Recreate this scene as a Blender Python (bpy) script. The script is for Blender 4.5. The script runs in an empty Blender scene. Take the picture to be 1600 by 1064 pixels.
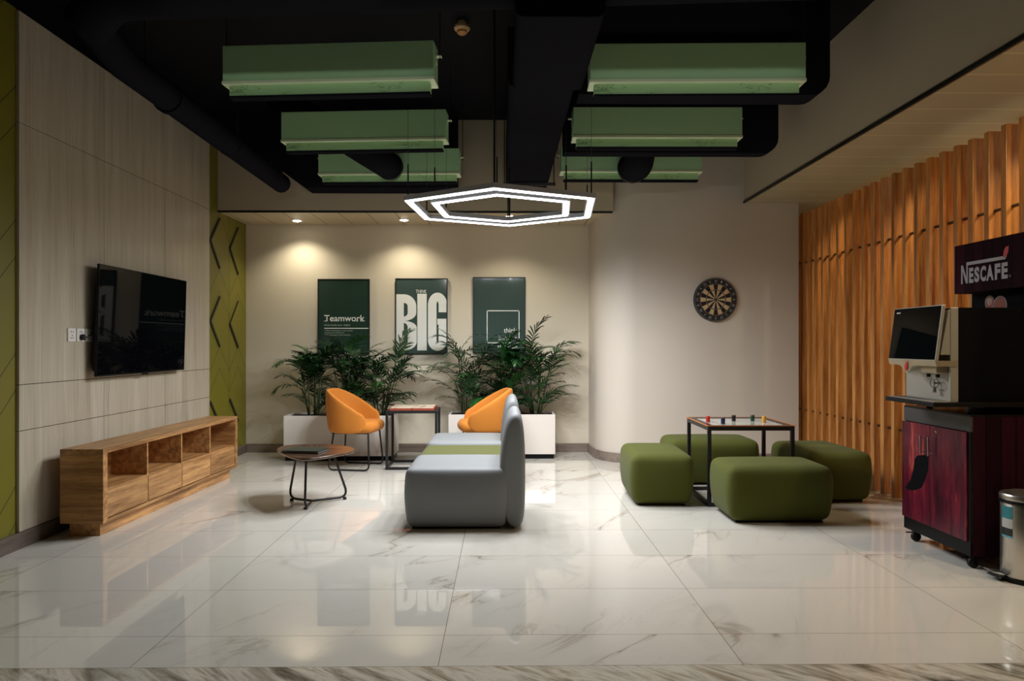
import bpy, bmesh, math, random
from mathutils import Vector, Matrix, Quaternion
PI = math.pi
scene = bpy.context.scene
COL = scene.collection
R = random.Random(7)

# ---------------------------------------------------------------- camera, world, exposure
cam_data = bpy.data.cameras.new('camera')
cam = bpy.data.objects.new('camera', cam_data)
COL.objects.link(cam)
cam_data.sensor_width = 36.0
cam_data.lens = 36.0 * 1153.0 / 1600.0
cam_data.shift_y = 6.0 / 1600.0
cam_data.clip_start = 0.05
cam.location = (0, 0, 1.26)
cam.rotation_euler = (math.radians(90), 0, math.radians(-0.70))
scene.camera = cam

world = bpy.data.worlds.new('world')
scene.world = world
world.use_nodes = True
world.node_tree.nodes['Background'].inputs[0].default_value = (0.9, 0.93, 1.0, 1)
world.node_tree.nodes['Background'].inputs[1].default_value = 0.02

vs = scene.view_settings
scene.display_settings.display_device = 'sRGB'
vs.view_transform = 'Standard'
vs.look = 'None'
vs.gamma = 1.0
vs.use_curve_mapping = False
vs.exposure = 0.0
scene.cycles.use_denoising = True
scene.cycles.max_bounces = 8
scene.cycles.diffuse_bounces = 5
scene.cycles.glossy_bounces = 5
scene.cycles.sample_clamp_indirect = 6.0

HEX_STRENGTH = 9.0           # the LED strips of the pendant
HEX_LAMP_W = 28.0            # each of the lamps behind the strips
DOWNLIGHT_W = 40.0           # the recessed spots over the posters
WARM_W = 50.0                # the spots over and behind the slat screen


def spot(name, loc, power, color, angle=100, blend=0.6, size=0.05, aim=(0, 0, -1), parent=None):
    l = bpy.data.lights.new(name, 'SPOT')
    l.energy = power
    l.color = color
    l.spot_size = math.radians(angle)
    l.spot_blend = blend
    l.shadow_soft_size = size
    o = bpy.data.objects.new(name, l)
    COL.objects.link(o)
    o.location = loc
    o.rotation_euler = Vector(aim).to_track_quat('-Z', 'Y').to_euler()
    if parent:
        o.parent = parent
    return o


WARM = (1.0, 0.80, 0.52)
SOFTW = (1.0, 0.91, 0.71)
for sx, sy in ((-2.325, 8.36), (-1.11, 8.30), (0.08, 8.05)):
    spot('downlight_lamp', (sx, sy, 2.636), DOWNLIGHT_W, SOFTW, 128, 0.75, 0.04)
for sy, p in ((2.9, 1.3), (4.25, 1.0), (5.46, 1.0), (6.7, 1.0)):
    spot('screen_lamp', (3.72, sy, 2.738), WARM_W * p, WARM, 140, 0.6, 0.04)
spot('soffit_lamp', (2.86, 3.3, 2.75), 66.0, WARM, 130, 0.7, 0.04, (0.08, 0.6, -1))
spot('soffit_lamp', (2.86, 2.1, 2.75), 26.0, WARM, 130, 0.7, 0.04)
# fill spots added over the near half of the room, outside the frame
for sx, sy, p in ((-1.7, 1.9, 40.0), (1.5, 1.9, 36.0), (-0.1, 1.9, 34.0)):
    spot('near_floor_fill', (sx, sy, 3.55), p, (1.0, 0.95, 0.86), 66, 0.9, 0.10)


# fill spots added out of view to brighten the green ceiling units
for sx in (-1.15, 1.25):
    spot('unit_fill', (sx, 0.6, 2.75), 62.0, (0.96, 1.0, 0.92), 26, 0.7, 0.05, (0, 4.1, 0.33))


# ---------------------------------------------------------------- node helpers
class NT:
    def __init__(self, name):
        self.m = bpy.data.materials.new(name)
        self.m.use_nodes = True
        self.t = self.m.node_tree
        self.b = self.t.nodes['Principled BSDF']

    def n(self, typ, **kw):
        nd = self.t.nodes.new(typ)
        for k, v in kw.items():
            setattr(nd, k, v)
        return nd

    def put(self, sock, v):
        if isinstance(v, bpy.types.NodeSocket):
            self.t.links.new(v, sock)
        elif v is not None:
            if isinstance(v, (tuple, list)) and len(v) == 3 and sock.type == 'RGBA':
                v = (*v, 1)
            sock.default_value = v

    def math(self, op, a, b=None, c=None):
        nd = self.n('ShaderNodeMath', operation=op)
        for i, v in enumerate((a, b, c)):
            if v is not None:
                self.put(nd.inputs[i], v)
        return nd.outputs[0]

    def mix(self, f, a, b):
        nd = self.n('ShaderNodeMix', data_type='RGBA')
        self.put(nd.inputs[0], f)
        self.put(nd.inputs[6], a)
        self.put(nd.inputs[7], b)
        return nd.outputs[2]

    def coord(self, kind='Object'):
        return self.n('ShaderNodeTexCoord').outputs[kind]

    def mapping(self, v, scale=(1, 1, 1), loc=(0, 0, 0), rot=(0, 0, 0)):
        nd = self.n('ShaderNodeMapping')
        self.put(nd.inputs[0], v)
        nd.inputs['Scale'].default_value = scale
        nd.inputs['Location'].default_value = loc
        nd.inputs['Rotation'].default_value = rot
        return nd.outputs[0]

    def noise(self, v, scale=5, detail=3, rough=0.5, dist=0.0):
        nd = self.n('ShaderNodeTexNoise')
        self.put(nd.inputs['Vector'], v)
        nd.inputs['Scale'].default_value = scale
        nd.inputs['Detail'].default_value = detail
        nd.inputs['Roughness'].default_value = rough
        nd.inputs['Distortion'].default_value = dist
        return nd.outputs['Fac']

    def sep(self, v):
        nd = self.n('ShaderNodeSeparateXYZ')
        self.put(nd.inputs[0], v)
        return nd.outputs

    def comb(self, x, y, z):
        nd = self.n('ShaderNodeCombineXYZ')
        for i, v in enumerate((x, y, z)):
            self.put(nd.inputs[i], v)
        return nd.outputs[0]

    def ramp(self, f, stops):
        nd = self.n('ShaderNodeValToRGB')
        self.put(nd.inputs[0], f)
        el = nd.color_ramp.elements
        while len(el) < len(stops):
            el.new(0.5)
        for e, (p, c) in zip(el, stops):
            e.position = p
            e.color = (*c, 1)
        return nd.outputs[0]

    def smooth(self, v, lo, hi, a=0.0, b=1.0):
        nd = self.n('ShaderNodeMapRange', interpolation_type='SMOOTHSTEP')
        self.put(nd.inputs[0], v)
        for i, x in enumerate((lo, hi, a, b)):
            nd.inputs[i + 1].default_value = x
        return nd.outputs[0]

    def bump(self, h, strength=0.2, dist=0.01):
        nd = self.n('ShaderNodeBump')
        nd.inputs['Strength'].default_value = strength
        nd.inputs['Distance'].default_value = dist
        self.put(nd.inputs['Height'], h)
        self.put(self.b.inputs['Normal'], nd.outputs[0])

    def set(self, **kw):
        names = dict(color='Base Color', rough='Roughness', metal='Metallic', spec='Specular IOR Level',
                     coat='Coat Weight', coat_rough='Coat Roughness', emit='Emission Color',
                     estr='Emission Strength', trans='Transmission Weight', sheen='Sheen Weight', ior='IOR', alpha='Alpha')
        for k, v in kw.items():
            self.put(self.b.inputs[names[k]], v)
        return self


def srgb(r, g, b):
    f = lambda c: ((c / 255 + 0.055) / 1.055) ** 2.4 if c > 10 else c / 255 / 12.92
    return (f(r), f(g), f(b))


def plain(name, c, rough=0.5, metal=0.0, **kw):
    t = NT(name)
    t.set(color=c, rough=rough, metal=metal, **kw)
    # a whisper of surface irregularity keeps the finish from looking flat
    nz = t.noise(t.coord(), 60, 2)
    t.put(t.b.inputs['Roughness'], t.math('MULTIPLY_ADD', nz, 0.10, rough - 0.05))
    return t.m


def wood(name, c1, c2, axis='Y', scale=1.0, rough=0.45, knots=0.3, coat=0.0):
    """long grain along the given axis"""
    t = NT(name)
    s = {'X': (0.6, 9, 9), 'Y': (9, 0.6, 9), 'Z': (9, 9, 0.6)}[axis]
    s = tuple(k * scale for k in s)
    oi = t.n('ShaderNodeObjectInfo').outputs['Random']
    base = t.n('ShaderNodeVectorMath', operation='ADD')
    t.put(base.inputs[0], t.coord())
    t.put(base.inputs[1], t.comb(t.math('MULTIPLY', oi, 7.3), t.math('MULTIPLY', oi, 3.1), t.math('MULTIPLY', oi, 5.7)))
    v = t.mapping(base.outputs[0], s)
    a = t.noise(v, 1.6, 5, 0.6, knots)
    b = t.noise(t.mapping(base.outputs[0], tuple(k * 5 for k in s)), 2.0, 3, 0.6)
    f = t.math('ADD', t.math('MULTIPLY', a, 0.8), t.math('MULTIPLY', b, 0.3))
    c = t.ramp(f, [(0.36, c1), (0.52, tuple((x + y) / 2 for x, y in zip(c1, c2))), (0.66, c2)])
    vr = t.math('MULTIPLY_ADD', oi, 0.30, 0.85)
    hs = t.n('ShaderNodeHueSaturation')
    t.put(hs.inputs['Value'], vr)
    t.put(hs.inputs['Color'], c)
    t.set(color=hs.outputs[0], rough=rough, coat=coat, coat_rough=0.25)
    t.bump(f, 0.12, 0.004)
    return t.m


def fabric(name, c, rough=0.85, sheen=0.3, scale=420):
    t = NT(name)
    v = t.coord()
    n1 = t.noise(v, scale, 2)
    n2 = t.noise(v, 5, 3)
    k = t.math('ADD', t.math('MULTIPLY', n1, 0.35), t.math('MULTIPLY', n2, 0.25))
    c2 = tuple(x * 0.72 for x in c)
    t.set(color=t.mix(k, c, c2), rough=rough, sheen=sheen)
    t.bump(n1, 0.15, 0.002)
    return t.m


M = {}
M['black_metal'] = plain('black_metal', (0.008, 0.008, 0.009), 0.42, 0.0)
M['black_duct'] = plain('black_duct', (0.014, 0.014, 0.018), 0.9, 0.0, spec=0.0)
M['black_plastic'] = plain('black_plastic', (0.005, 0.005, 0.006), 0.35, 0.0, spec=0.2)
M['deep_black'] = plain('deep_black', (0.004, 0.004, 0.005), 0.7, 0.0, spec=0.05)
M['rubber'] = plain('rubber', (0.008, 0.008, 0.008), 0.7)
M['steel'] = plain('steel', (0.55, 0.52, 0.48), 0.22, 1.0)
M['chrome'] = plain('chrome', (0.75, 0.75, 0.75), 0.12, 1.0)
M['bronze_rod'] = plain('bronze_rod', (0.10, 0.085, 0.07), 0.3, 0.8)
M['orange'] = fabric('orange_fabric', srgb(204, 124, 34), 0.8, 0.05)
M['grey_leather'] = fabric('grey_leatherette', srgb(127, 129, 130), 0.6, 0.0, 700)
M['moss'] = fabric('moss_green_fabric', srgb(76, 80, 14), 0.95, 0.03, 500)
M['moss_light'] = fabric('light_green_fabric', srgb(84, 86, 36), 0.9, 0.04, 500)
M['white_board'] = plain('white_board', srgb(226, 218, 208), 0.55)
M['soil'] = plain('soil', (0.03, 0.018, 0.01), 0.95)
M['console_wood'] = wood('console_wood', srgb(120, 78, 42), srgb(204, 154, 98), 'Y', 1.7, 0.42, 0.3)
M['console_end'] = wood('console_end_wood', srgb(112, 70, 34), srgb(196, 146, 90), 'X', 1.7, 0.42, 0.3)
M['slat'] = wood('slat_oak', srgb(144, 84, 34), srgb(210, 144, 74), 'Z', 1.2, 0.36, 1.0, 0.08)
M['table_wood'] = wood('table_dark_wood', srgb(38, 26, 20), srgb(92, 68, 54), 'X', 1.2, 0.12, 0.4, 0.2)
M['orange_wood'] = plain('orange_edge', srgb(178, 104, 54), 0.4)
M['red_board'] = plain('red_brown_edge', srgb(148, 66, 44), 0.5)
M['socket_white'] = plain('socket_white', srgb(225, 222, 215), 0.35)
M['glass_black'] = NT('glass_black').set(color=(0.002, 0.002, 0.003), rough=0.03, spec=0.06).m
M['silver'] = plain('silver_plastic', srgb(176, 172, 162), 0.35, 0.5)
M['gold'] = plain('champagne_plastic', srgb(178, 164, 138), 0.3, 0.6)
M['white_ink'] = plain('white_ink', srgb(228, 228, 222), 0.3)
M['green_body'] = plain('green_paint', srgb(86, 126, 66), 0.5)
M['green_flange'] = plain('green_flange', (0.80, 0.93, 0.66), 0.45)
M['ring_grey'] = plain('ring_grey', srgb(170, 170, 174), 0.5, 0.0)
M['red_accent'] = plain('red_accent', srgb(205, 22, 24), 0.35)


def emit(name, c, s):
    t = NT(name)
    t.set(color=(0.8, 0.8, 0.8), emit=c, estr=s, rough=0.4)
    return t.m


M['led'] = emit('led_strip', (0.93, 0.96, 1.0), HEX_STRENGTH)
M['lamp_disc'] = emit('lamp_disc', (1.0, 0.93, 0.76), 22.0)


def mat_plaster(name, c, var=0.06):
    t = NT(name)
    v = t.coord()
    n = t.noise(v, 1.3, 4)
    t.set(color=t.mix(t.math('MULTIPLY', n, var * 8), c, tuple(x * 0.86 for x in c)), rough=0.62, spec=0.1 if c[0] < 0.02 else 0.4)
    t.bump(t.noise(v, 90, 3), 0.05, 0.003)
    return t.m


M['plaster'] = mat_plaster('cream_plaster', srgb(214, 203, 182))
M['plaster_cool'] = mat_plaster('grey_white_plaster', srgb(210, 200, 187))
M['bulkhead'] = mat_plaster('grey_beige_plaster', srgb(190, 176, 152))
M['black_paint'] = mat_plaster('black_paint', (0.006, 0.006, 0.009))
M['baseboard'] = wood('baseboard_wood', srgb(92, 80, 72), srgb(136, 122, 110), 'X', 0.8, 0.4)


def mat_floor():
    t = NT('marble_tile')
    co = t.coord()
    x, y, z = t.sep(co)
    tx = t.math('DIVIDE', t.math('ADD', x, 0.254), 1.2)
    ty = t.math('DIVIDE', t.math('SUBTRACT', y, 3.2), 0.6)
    ix, iy = t.math('FLOOR', tx), t.math('FLOOR', ty)
    fx, fy = t.math('SUBTRACT', tx, ix), t.math('SUBTRACT', ty, iy)
    ex = t.math('MULTIPLY', t.math('MINIMUM', fx, t.math('SUBTRACT', 1.0, fx)), 1.2)
    ey = t.math('MULTIPLY', t.math('MINIMUM', fy, t.math('SUBTRACT', 1.0, fy)), 0.6)
    e = t.math('MINIMUM', ex, ey)
    grout = t.math('LESS_THAN', e, 0.0013)
    wn = t.n('ShaderNodeTexWhiteNoise', noise_dimensions='3D')
    t.put(wn.inputs['Vector'], t.comb(ix, iy, 0.0))
    off = t.n('ShaderNodeVectorMath', operation='SCALE')
    t.put(off.inputs[0], wn.outputs['Color'])
    off.inputs['Scale'].default_value = 23.0
    add = t.n('ShaderNodeVectorMath', operation='ADD')
    t.put(add.inputs[0], co)
    t.put(add.inputs[1], off.outputs[0])
    v = t.mapping(t.mapping(add.outputs[0], rot=(0, 0, math.radians(-56))), (0.42, 1.35, 1))
    n1 = t.noise(v, 1.25, 5, 0.55, 0.9)
    n2 = t.noise(v, 2.6, 6, 0.6, 1.2)
    n3 = t.noise(v, 0.9, 3, 0.5)
    d1 = t.math('ABSOLUTE', t.math('SUBTRACT', n1, 0.5))
    d2 = t.math('ABSOLUTE', t.math('SUBTRACT', n2, 0.47))
    gate = t.smooth(n3, 0.48, 0.62)
    v1 = t.math('MULTIPLY', t.smooth(d1, 0.0, 0.013, 1.0, 0.0), t.math('MULTIPLY_ADD', gate, 0.6, 0.05))
    v1b = t.math('MULTIPLY', t.math('MULTIPLY', t.smooth(d1, 0.0, 0.06, 1.0, 0.0), gate), 0.30)
    v2 = t.math('MULTIPLY', t.smooth(d2, 0.0, 0.010, 1.0, 0.0), t.math('MULTIPLY', gate, 0.3))
    vein = t.math('MINIMUM', t.math('ADD', t.math('ADD', v1, v1b), v2), 1.0)
    base = t.mix(n3, srgb(212, 207, 197), srgb(202, 197, 187))
    c = t.mix(t.math('MULTIPLY', vein, 0.75), base, srgb(132, 116, 98))
    c = t.mix(grout, c, srgb(112, 98, 84))
    t.set(color=c, rough=0.02, spec=0.8)
    t.bump(t.math('SUBTRACT', 1.0, grout), 0.15, 0.001)
    return t.m


def mat_border():
    t = NT('dark_marble_border')
    v = t.mapping(t.mapping(t.coord(), rot=(0, 0, math.radians(42))), (0.6, 3.2, 1))
    n1 = t.noise(v, 1.7, 7, 0.65, 1.4)
    n2 = t.noise(v, 5.0, 5, 0.6, 0.7)
    f = t.math('ADD', t.math('MULTIPLY', n1, 0.75), t.math('MULTIPLY', n2, 0.25))
    c = t.ramp(f, [(0.36, srgb(82, 78, 68)), (0.45, srgb(166, 158, 142)), (0.52, srgb(208, 202, 188)), (0.58, srgb(176, 164, 144)), (0.66, srgb(104, 92, 74))])
    t.set(color=c, rough=0.07, spec=0.55)
    return t.m


def mat_laminate():
    t = NT('pale_wood_laminate')
    co = t.coord()
    x, y, z = t.sep(co)
    iy = t.math('FLOOR', t.math('DIVIDE', t.math('SUBTRACT', y, 4.535), 0.975))
    off = t.comb(0.0, t.math('MULTIPLY', iy, 0.0), t.math('MULTIPLY', iy, 3.7))
    add = t.n('ShaderNodeVectorMath', operation='ADD')
    t.put(add.inputs[0], co)
    t.put(add.inputs[1], off)
    a = t.noise(t.mapping(add.outputs[0], (1, 7, 0.35)), 1.6, 5, 0.55, 0.25)
    b = t.noise(t.mapping(add.outputs[0], (1, 38, 1.4)), 1.7, 5, 0.65, 0.5)
    f = t.math('ADD', t.math('MULTIPLY', a, 0.55), t.math('MULTIPLY', b, 0.45))
    c = t.ramp(f, [(0.30, srgb(150, 138, 118)), (0.43, srgb(180, 169, 148)), (0.56, srgb(192, 182, 163)), (0.68, srgb(203, 195, 178))])
    t.set(color=c, rough=0.36, spec=0.4)
    t.bump(f, 0.06, 0.002)
    return t.m


def mat_green_wall():
    t = NT('olive_green_wall_boards')
    co = t.coord()
    x, y, z = t.sep(co)
    u = t.math('DIVIDE', t.math('SUBTRACT', y, 7.58), 0.54)
    fu = t.math('SUBTRACT', u, t.math('FLOOR', u))
    tri = t.math('MULTIPLY', t.math('ABSOLUTE', t.math('SUBTRACT', fu, 0.5)), 0.54)
    seam = t.math('MULTIPLY', t.math('MINIMUM', fu, t.math('SUBTRACT', 1.0, fu)), 0.54)

    def lines(z0):
        w = t.math('DIVIDE', t.math('SUBTRACT', t.math('ADD', z, tri), z0), 0.82)
        fr = t.math('SUBTRACT', w, t.math('FLOOR', w))
        return t.math('MULTIPLY', t.math('MINIMUM', fr, t.math('SUBTRACT', 1.0, fr)), 0.82)
    d = t.math('MINIMUM', t.math('MINIMUM', lines(2.057), lines(1.83)), seam)
    g = t.math('LESS_THAN', d, 0.0042)
    c = t.mix(t.noise(co, 2, 3), srgb(112, 105, 22), srgb(122, 115, 28))
    t.set(color=t.mix(g, c, srgb(44, 38, 8)), rough=0.5)
    t.bump(t.math('SUBTRACT', 1.0, g), 0.5, 0.004)
    return t.m


def mat_soffit(name, c, axis, step, off):
    t = NT(name)
    co = t.coord()
    p = t.sep(co)[axis]
    w = t.math('DIVIDE', t.math('SUBTRACT', p, off), step)
    fr = t.math('SUBTRACT', w, t.math('FLOOR', w))
    d = t.math('MULTIPLY', t.math('MINIMUM', fr, t.math('SUBTRACT', 1.0, fr)), step)
    g = t.math('LESS_THAN', d, 0.007)
    t.set(color=t.mix(g, c, tuple(min(1, k * (0.4 if axis == 0 else 1.5)) for k in c)), rough=0.42)  # lighter seams on the side soffit: highlights painted into the colour
    t.bump(t.math('SUBTRACT', 1.0, g), 0.5, 0.004)
    return t.m


def mat_burgundy():
    t = NT('burgundy_wood_print')
    co = t.coord()
    a = t.noise(t.mapping(co, (5, 5, 0.8)), 1.6, 5, 0.6, 0.5)
    b = t.noise(t.mapping(co, (40, 40, 5)), 1.5, 5, 0.7, 0.8)
    f = t.math('ADD', t.math('MULTIPLY', a, 0.62), t.math('MULTIPLY', b, 0.38))
    c = t.ramp(f, [(0.38, srgb(28, 6, 18)), (0.48, srgb(78, 14, 34)), (0.57, srgb(112, 24, 42)), (0.68, srgb(186, 82, 66))])
    t.set(color=c, rough=0.3)
    return t.m


def mat_dark_burgundy(name, axis):
    t = NT(name)
    co = t.coord()
    p = t.sep(co)[axis]
    w = t.math('DIVIDE', p, 0.085)
    i = t.math('FLOOR', w)
    fr = t.math('SUBTRACT', w, i)
    wn = t.n('ShaderNodeTexWhiteNoise', noise_dimensions='1D')
    t.put(wn.inputs['W'], i)
    g = t.math('LESS_THAN', fr, 0.06)
    c = t.mix(wn.outputs['Value'], srgb(40, 18, 26), srgb(64, 26, 38))
    n = t.noise(t.mapping(co, (30, 30, 2)), 1.5, 4)
    c = t.mix(t.math('MULTIPLY', n, 0.6), c, srgb(24, 10, 16))
    t.set(color=t.mix(g, c, srgb(14, 6, 12)), rough=0.6, spec=0.03)
    return t.m


def mat_brushed(name, c, rough=0.3):
    t = NT(name)
    n = t.noise(t.mapping(t.coord(), (60, 60, 1.5)), 2.0, 3)
    t.set(color=c, metal=1.0, rough=t.math('MULTIPLY_ADD', n, 0.2, rough - 0.1))
    return t.m


def mat_green_collar():
    t = NT('green_collar')
    co = t.coord()
    n = t.noise(t.mapping(co, (5, 5, 26)), 1.6, 5, 0.6, 1.2)
    s = t.smooth(t.math('ABSOLUTE', t.math('SUBTRACT', n, 0.5)), 0.0, 0.03, 1.0, 0.0)
    s = t.math('MULTIPLY', s, t.smooth(t.noise(co, 4, 2), 0.5, 0.62))
    c = t.mix(t.math('MULTIPLY', s, 0.75), (0.44, 0.72, 0.38), srgb(60, 92, 50))
    t.set(color=c, rough=0.45)
    return t.m


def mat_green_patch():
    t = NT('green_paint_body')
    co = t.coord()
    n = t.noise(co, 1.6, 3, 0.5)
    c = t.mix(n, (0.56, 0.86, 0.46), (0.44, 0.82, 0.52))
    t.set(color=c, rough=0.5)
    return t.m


def mat_leaf():
    t = NT('palm_leaf')
    n = t.noise(t.coord(), 9, 2)
    oi = t.n('ShaderNodeObjectInfo').outputs['Random']
    c = t.mix(n, srgb(14, 38, 20), srgb(30, 66, 30))
    c = t.mix(t.math('MULTIPLY', t.math('POWER', oi, 4.0), 0.9), c, srgb(48, 104, 44))
    t.set(color=c, rough=0.36, spec=0.4)
    return t.m


def mat_print(name, c1, c2):
    t = NT(name)
    n = t.noise(t.coord(), 2.2, 3)
    t.set(color=t.mix(n, c1, c2), rough=0.08, coat=0.3, coat_rough=0.03)
    return t.m


M['floor'] = mat_floor()
M['border'] = mat_border()
M['laminate'] = mat_laminate()
M['green_wall'] = mat_green_wall()
M['soffit_back'] = mat_soffit('ceiling_boards_back', srgb(206, 188, 158), 0, 0.30, 0.05)
M['soffit_side'] = mat_soffit('ceiling_boards_side', srgb(166, 156, 124), 1, 0.30, 0.17)
M['burgundy'] = mat_burgundy()
M['dark_burgundy'] = mat_dark_burgundy('dark_burgundy_planks', 1)
M['cabinet_side'] = mat_dark_burgundy('dark_burgundy_side', 0)
M['brushed'] = mat_brushed('brushed_steel', (0.62, 0.58, 0.52))
M['green_collar'] = mat_green_collar()
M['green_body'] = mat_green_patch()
M['leaf'] = mat_leaf()
M['stem'] = plain('palm_stem', srgb(52, 66, 30), 0.5)
M['print_a'] = mat_print('poster_print_dark', srgb(38, 58, 50), srgb(46, 66, 56))
M['print_b'] = mat_print('poster_print_grey', srgb(58, 74, 70), srgb(70, 86, 82))


# ---------------------------------------------------------------- mesh builder
class MB:
    def __init__(s):
        s.v, s.f, s.mi, s.m = [], [], [], 0

    def add(s, vs, fs, m=None):
        b = len(s.v)
        s.v += [tuple(v) for v in vs]
        s.f += [tuple(b + i for i in f) for f in fs]
        s.mi += [s.m if m is None else m] * len(fs)
        return s

    def box(s, x0, x1, y0, y1, z0, z1, m=None, mat=None):
        vs = [Vector((x, y, z)) for z in (z0, z1) for y in (y0, y1) for x in (x0, x1)]
        if mat is not None:
            vs = [mat @ v for v in vs]
        s.add(vs, [(0, 2, 3, 1), (4, 5, 7, 6), (0, 1, 5, 4), (2, 6, 7, 3), (0, 4, 6, 2), (1, 3, 7, 5)], m)
        return s

    def prism(s, poly, z0, z1, axis='Z', m=None):
        """poly (a,b) extruded along axis; Z:(x,y) Y:(x,z) X:(y,z)"""
        n = len(poly)
        area = sum(poly[i][0] * poly[(i + 1) % n][1] - poly[(i + 1) % n][0] * poly[i][1] for i in range(n))
        if area < 0:
            poly = poly[::-1]
        def P(a, b, c):
            return {'Z': (a, b, c), 'Y': (a, c, b), 'X': (c, a, b)}[axis]
        vs = [P(a, b, z0) for a, b in poly] + [P(a, b, z1) for a, b in poly]
        fs = [tuple(range(n))[::-1], tuple(range(n, 2 * n))] + [(i, (i + 1) % n, n + (i + 1) % n, n + i) for i in range(n)]
        if axis == 'Y':
            fs = [f[::-1] for f in fs]
        s.add(vs, fs, m)
        return s

    def tube(s, pts, r, n=10, cap=True, m=None, closed=False):
        pts = [Vector(p) for p in pts]
        rs = r if isinstance(r, (list, tuple)) else [r] * len(pts)
        N = len(pts)
        t0 = (pts[1] - pts[0]).normalized()
        up = Vector((0, 0, 1)) if abs(t0.z) < 0.9 else Vector((1, 0, 0))
        nrm = t0.cross(up).normalized()
        rings = []
        prev = t0
        for i, p in enumerate(pts):
            if closed:
                t = (pts[(i + 1) % N] - pts[i - 1]).normalized()
            elif i == 0:
                t = t0
            elif i == N - 1:
                t = (pts[-1] - pts[-2]).normalized()
            else:
                t = ((pts[i + 1] - p).normalized() + (p - pts[i - 1]).normalized()).normalized()
            q = prev.rotation_difference(t)
            nrm = (q @ nrm).normalized()
            prev = t
            b = t.cross(nrm)
            rings.append([p + (nrm * math.cos(2 * PI * k / n) + b * math.sin(2 * PI * k / n)) * rs[i] for k in range(n)])
        vs = [v for ring in rings for v in ring]
        fs = []
        for i in range(N - 1 + (1 if closed else 0)):
            a, c = i * n, ((i + 1) % N) * n
            for k in range(n):
                k2 = (k + 1) % n
                fs.append((a + k, a + k2, c + k2, c + k))
        if cap and not closed:
            fs.append(tuple(range(n))[::-1])
            fs.append(tuple(range((N - 1) * n, N * n)))
        s.add(vs, fs, m)
        return s

    def lathe(s, prof, n=32, c=(0, 0, 0), axis='Z', m=None, cap=True):
        """prof list of (r,h)"""
        vs = []
        for r, h in prof:
            for k in range(n):
                a = 2 * PI * k / n
                x, y = r * math.cos(a), r * math.sin(a)
                p = {'Z': (x, y, h), 'Y': (x, h, -y), 'X': (h, x, y)}[axis]
                vs.append((p[0] + c[0], p[1] + c[1], p[2] + c[2]))
        fs = []
        for i in range(len(prof) - 1):
            for k in range(n):
                k2 = (k + 1) % n
                fs.append((i * n + k, i * n + k2, (i + 1) * n + k2, (i + 1) * n + k))
        if cap:
            fs.append(tuple(range(n))[::-1])
            fs.append(tuple(range((len(prof) - 1) * n, len(prof) * n)))
        s.add(vs, fs, m)
        return s

    def build(s, name, mats, parent=None, smooth=False, bevel=0, seg=2, loc=None, subsurf=0, fix=True):
        me = bpy.data.meshes.new(name)
        me.from_pydata(s.v, [], s.f)
        if not isinstance(mats, (list, tuple)):
            mats = [mats]
        for m in mats:
            me.materials.append(M[m] if isinstance(m, str) else m)
        for p, i in zip(me.polygons, s.mi):
            p.material_index = i
        if fix:
            bm = bmesh.new()
            bm.from_mesh(me)
            bmesh.ops.recalc_face_normals(bm, faces=bm.faces)
            bm.to_mesh(me)
            bm.free()
        if smooth:
            me.shade_smooth()
            if smooth != 'all':
                me.set_sharp_from_angle(angle=math.radians(40))
        me.update()
        o = bpy.data.objects.new(name, me)
        COL.objects.link(o)
        if parent:
            o.parent = parent
        if loc:
            o.location = loc
        if bevel:
            md = o.modifiers.new('bevel', 'BEVEL')
            md.width = bevel
            md.segments = seg
            md.limit_method = 'ANGLE'
            md.angle_limit = math.radians(40)
        if subsurf:
            md = o.modifiers.new('sub', 'SUBSURF')
            md.levels = md.render_levels = subsurf
        return o


def thing(name, label, cat, loc=(0, 0, 0), rz=0.0, group=None):
    o = bpy.data.objects.new(name, None)
    COL.objects.link(o)
    o.location = loc
    o.rotation_euler = (0, 0, rz)
    o.empty_display_size = 0.1
    o['label'] = label
    o['category'] = cat
    if group:
        o['group'] = group
    return o


def tag(o, label, cat, group=None):
    o['label'] = label
    o['category'] = cat
    if group:
        o['group'] = group
    return o


def struct(o):
    o['kind'] = 'structure'
    return o


def copy_tree(o, parent=None):
    c = o.copy()
    COL.objects.link(c)
    if parent:
        c.parent = parent
    for ch in list(o.children):
        copy_tree(ch, c)
    return c


def fillet(pts, r, seg=6, closed=False):
    pts = [Vector(p) for p in pts]
    out = []
    N = len(pts)
    for i, p in enumerate(pts):
        if not closed and i in (0, N - 1):
            out.append(p)
            continue
        a, b = pts[i - 1], pts[(i + 1) % N]
        da, db = (a - p), (b - p)
        rr = min(r, da.length * 0.49, db.length * 0.49)
        p0, p1 = p + da.normalized() * rr, p + db.normalized() * rr
        for k in range(seg + 1):
            t = k / seg
            out.append(p0 * (1 - t) ** 2 + p * 2 * t * (1 - t) + p1 * t * t)
    return out


FONT = bpy.data.curves.new('font_probe', 'FONT')


def text_mesh(body, size, offset=0.0, align='LEFT', spacing=1.0):
    cu = bpy.data.curves.new('txt', 'FONT')
    cu.body = body
    cu.size = size
    cu.offset = offset
    cu.align_x = align
    cu.space_character = spacing
    cu.resolution_u = 4
    o = bpy.data.objects.new('txt', cu)
    COL.objects.link(o)
    dg = bpy.context.evaluated_depsgraph_get()
    dg.update()
    me = o.evaluated_get(dg).to_mesh()
    vs = [tuple(v.co) for v in me.vertices]
    fs = [tuple(p.vertices) for p in me.polygons]
    o.evaluated_get(dg).to_mesh_clear()
    bpy.data.objects.remove(o)
    bpy.data.curves.remove(cu)
    return vs, fs


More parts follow.
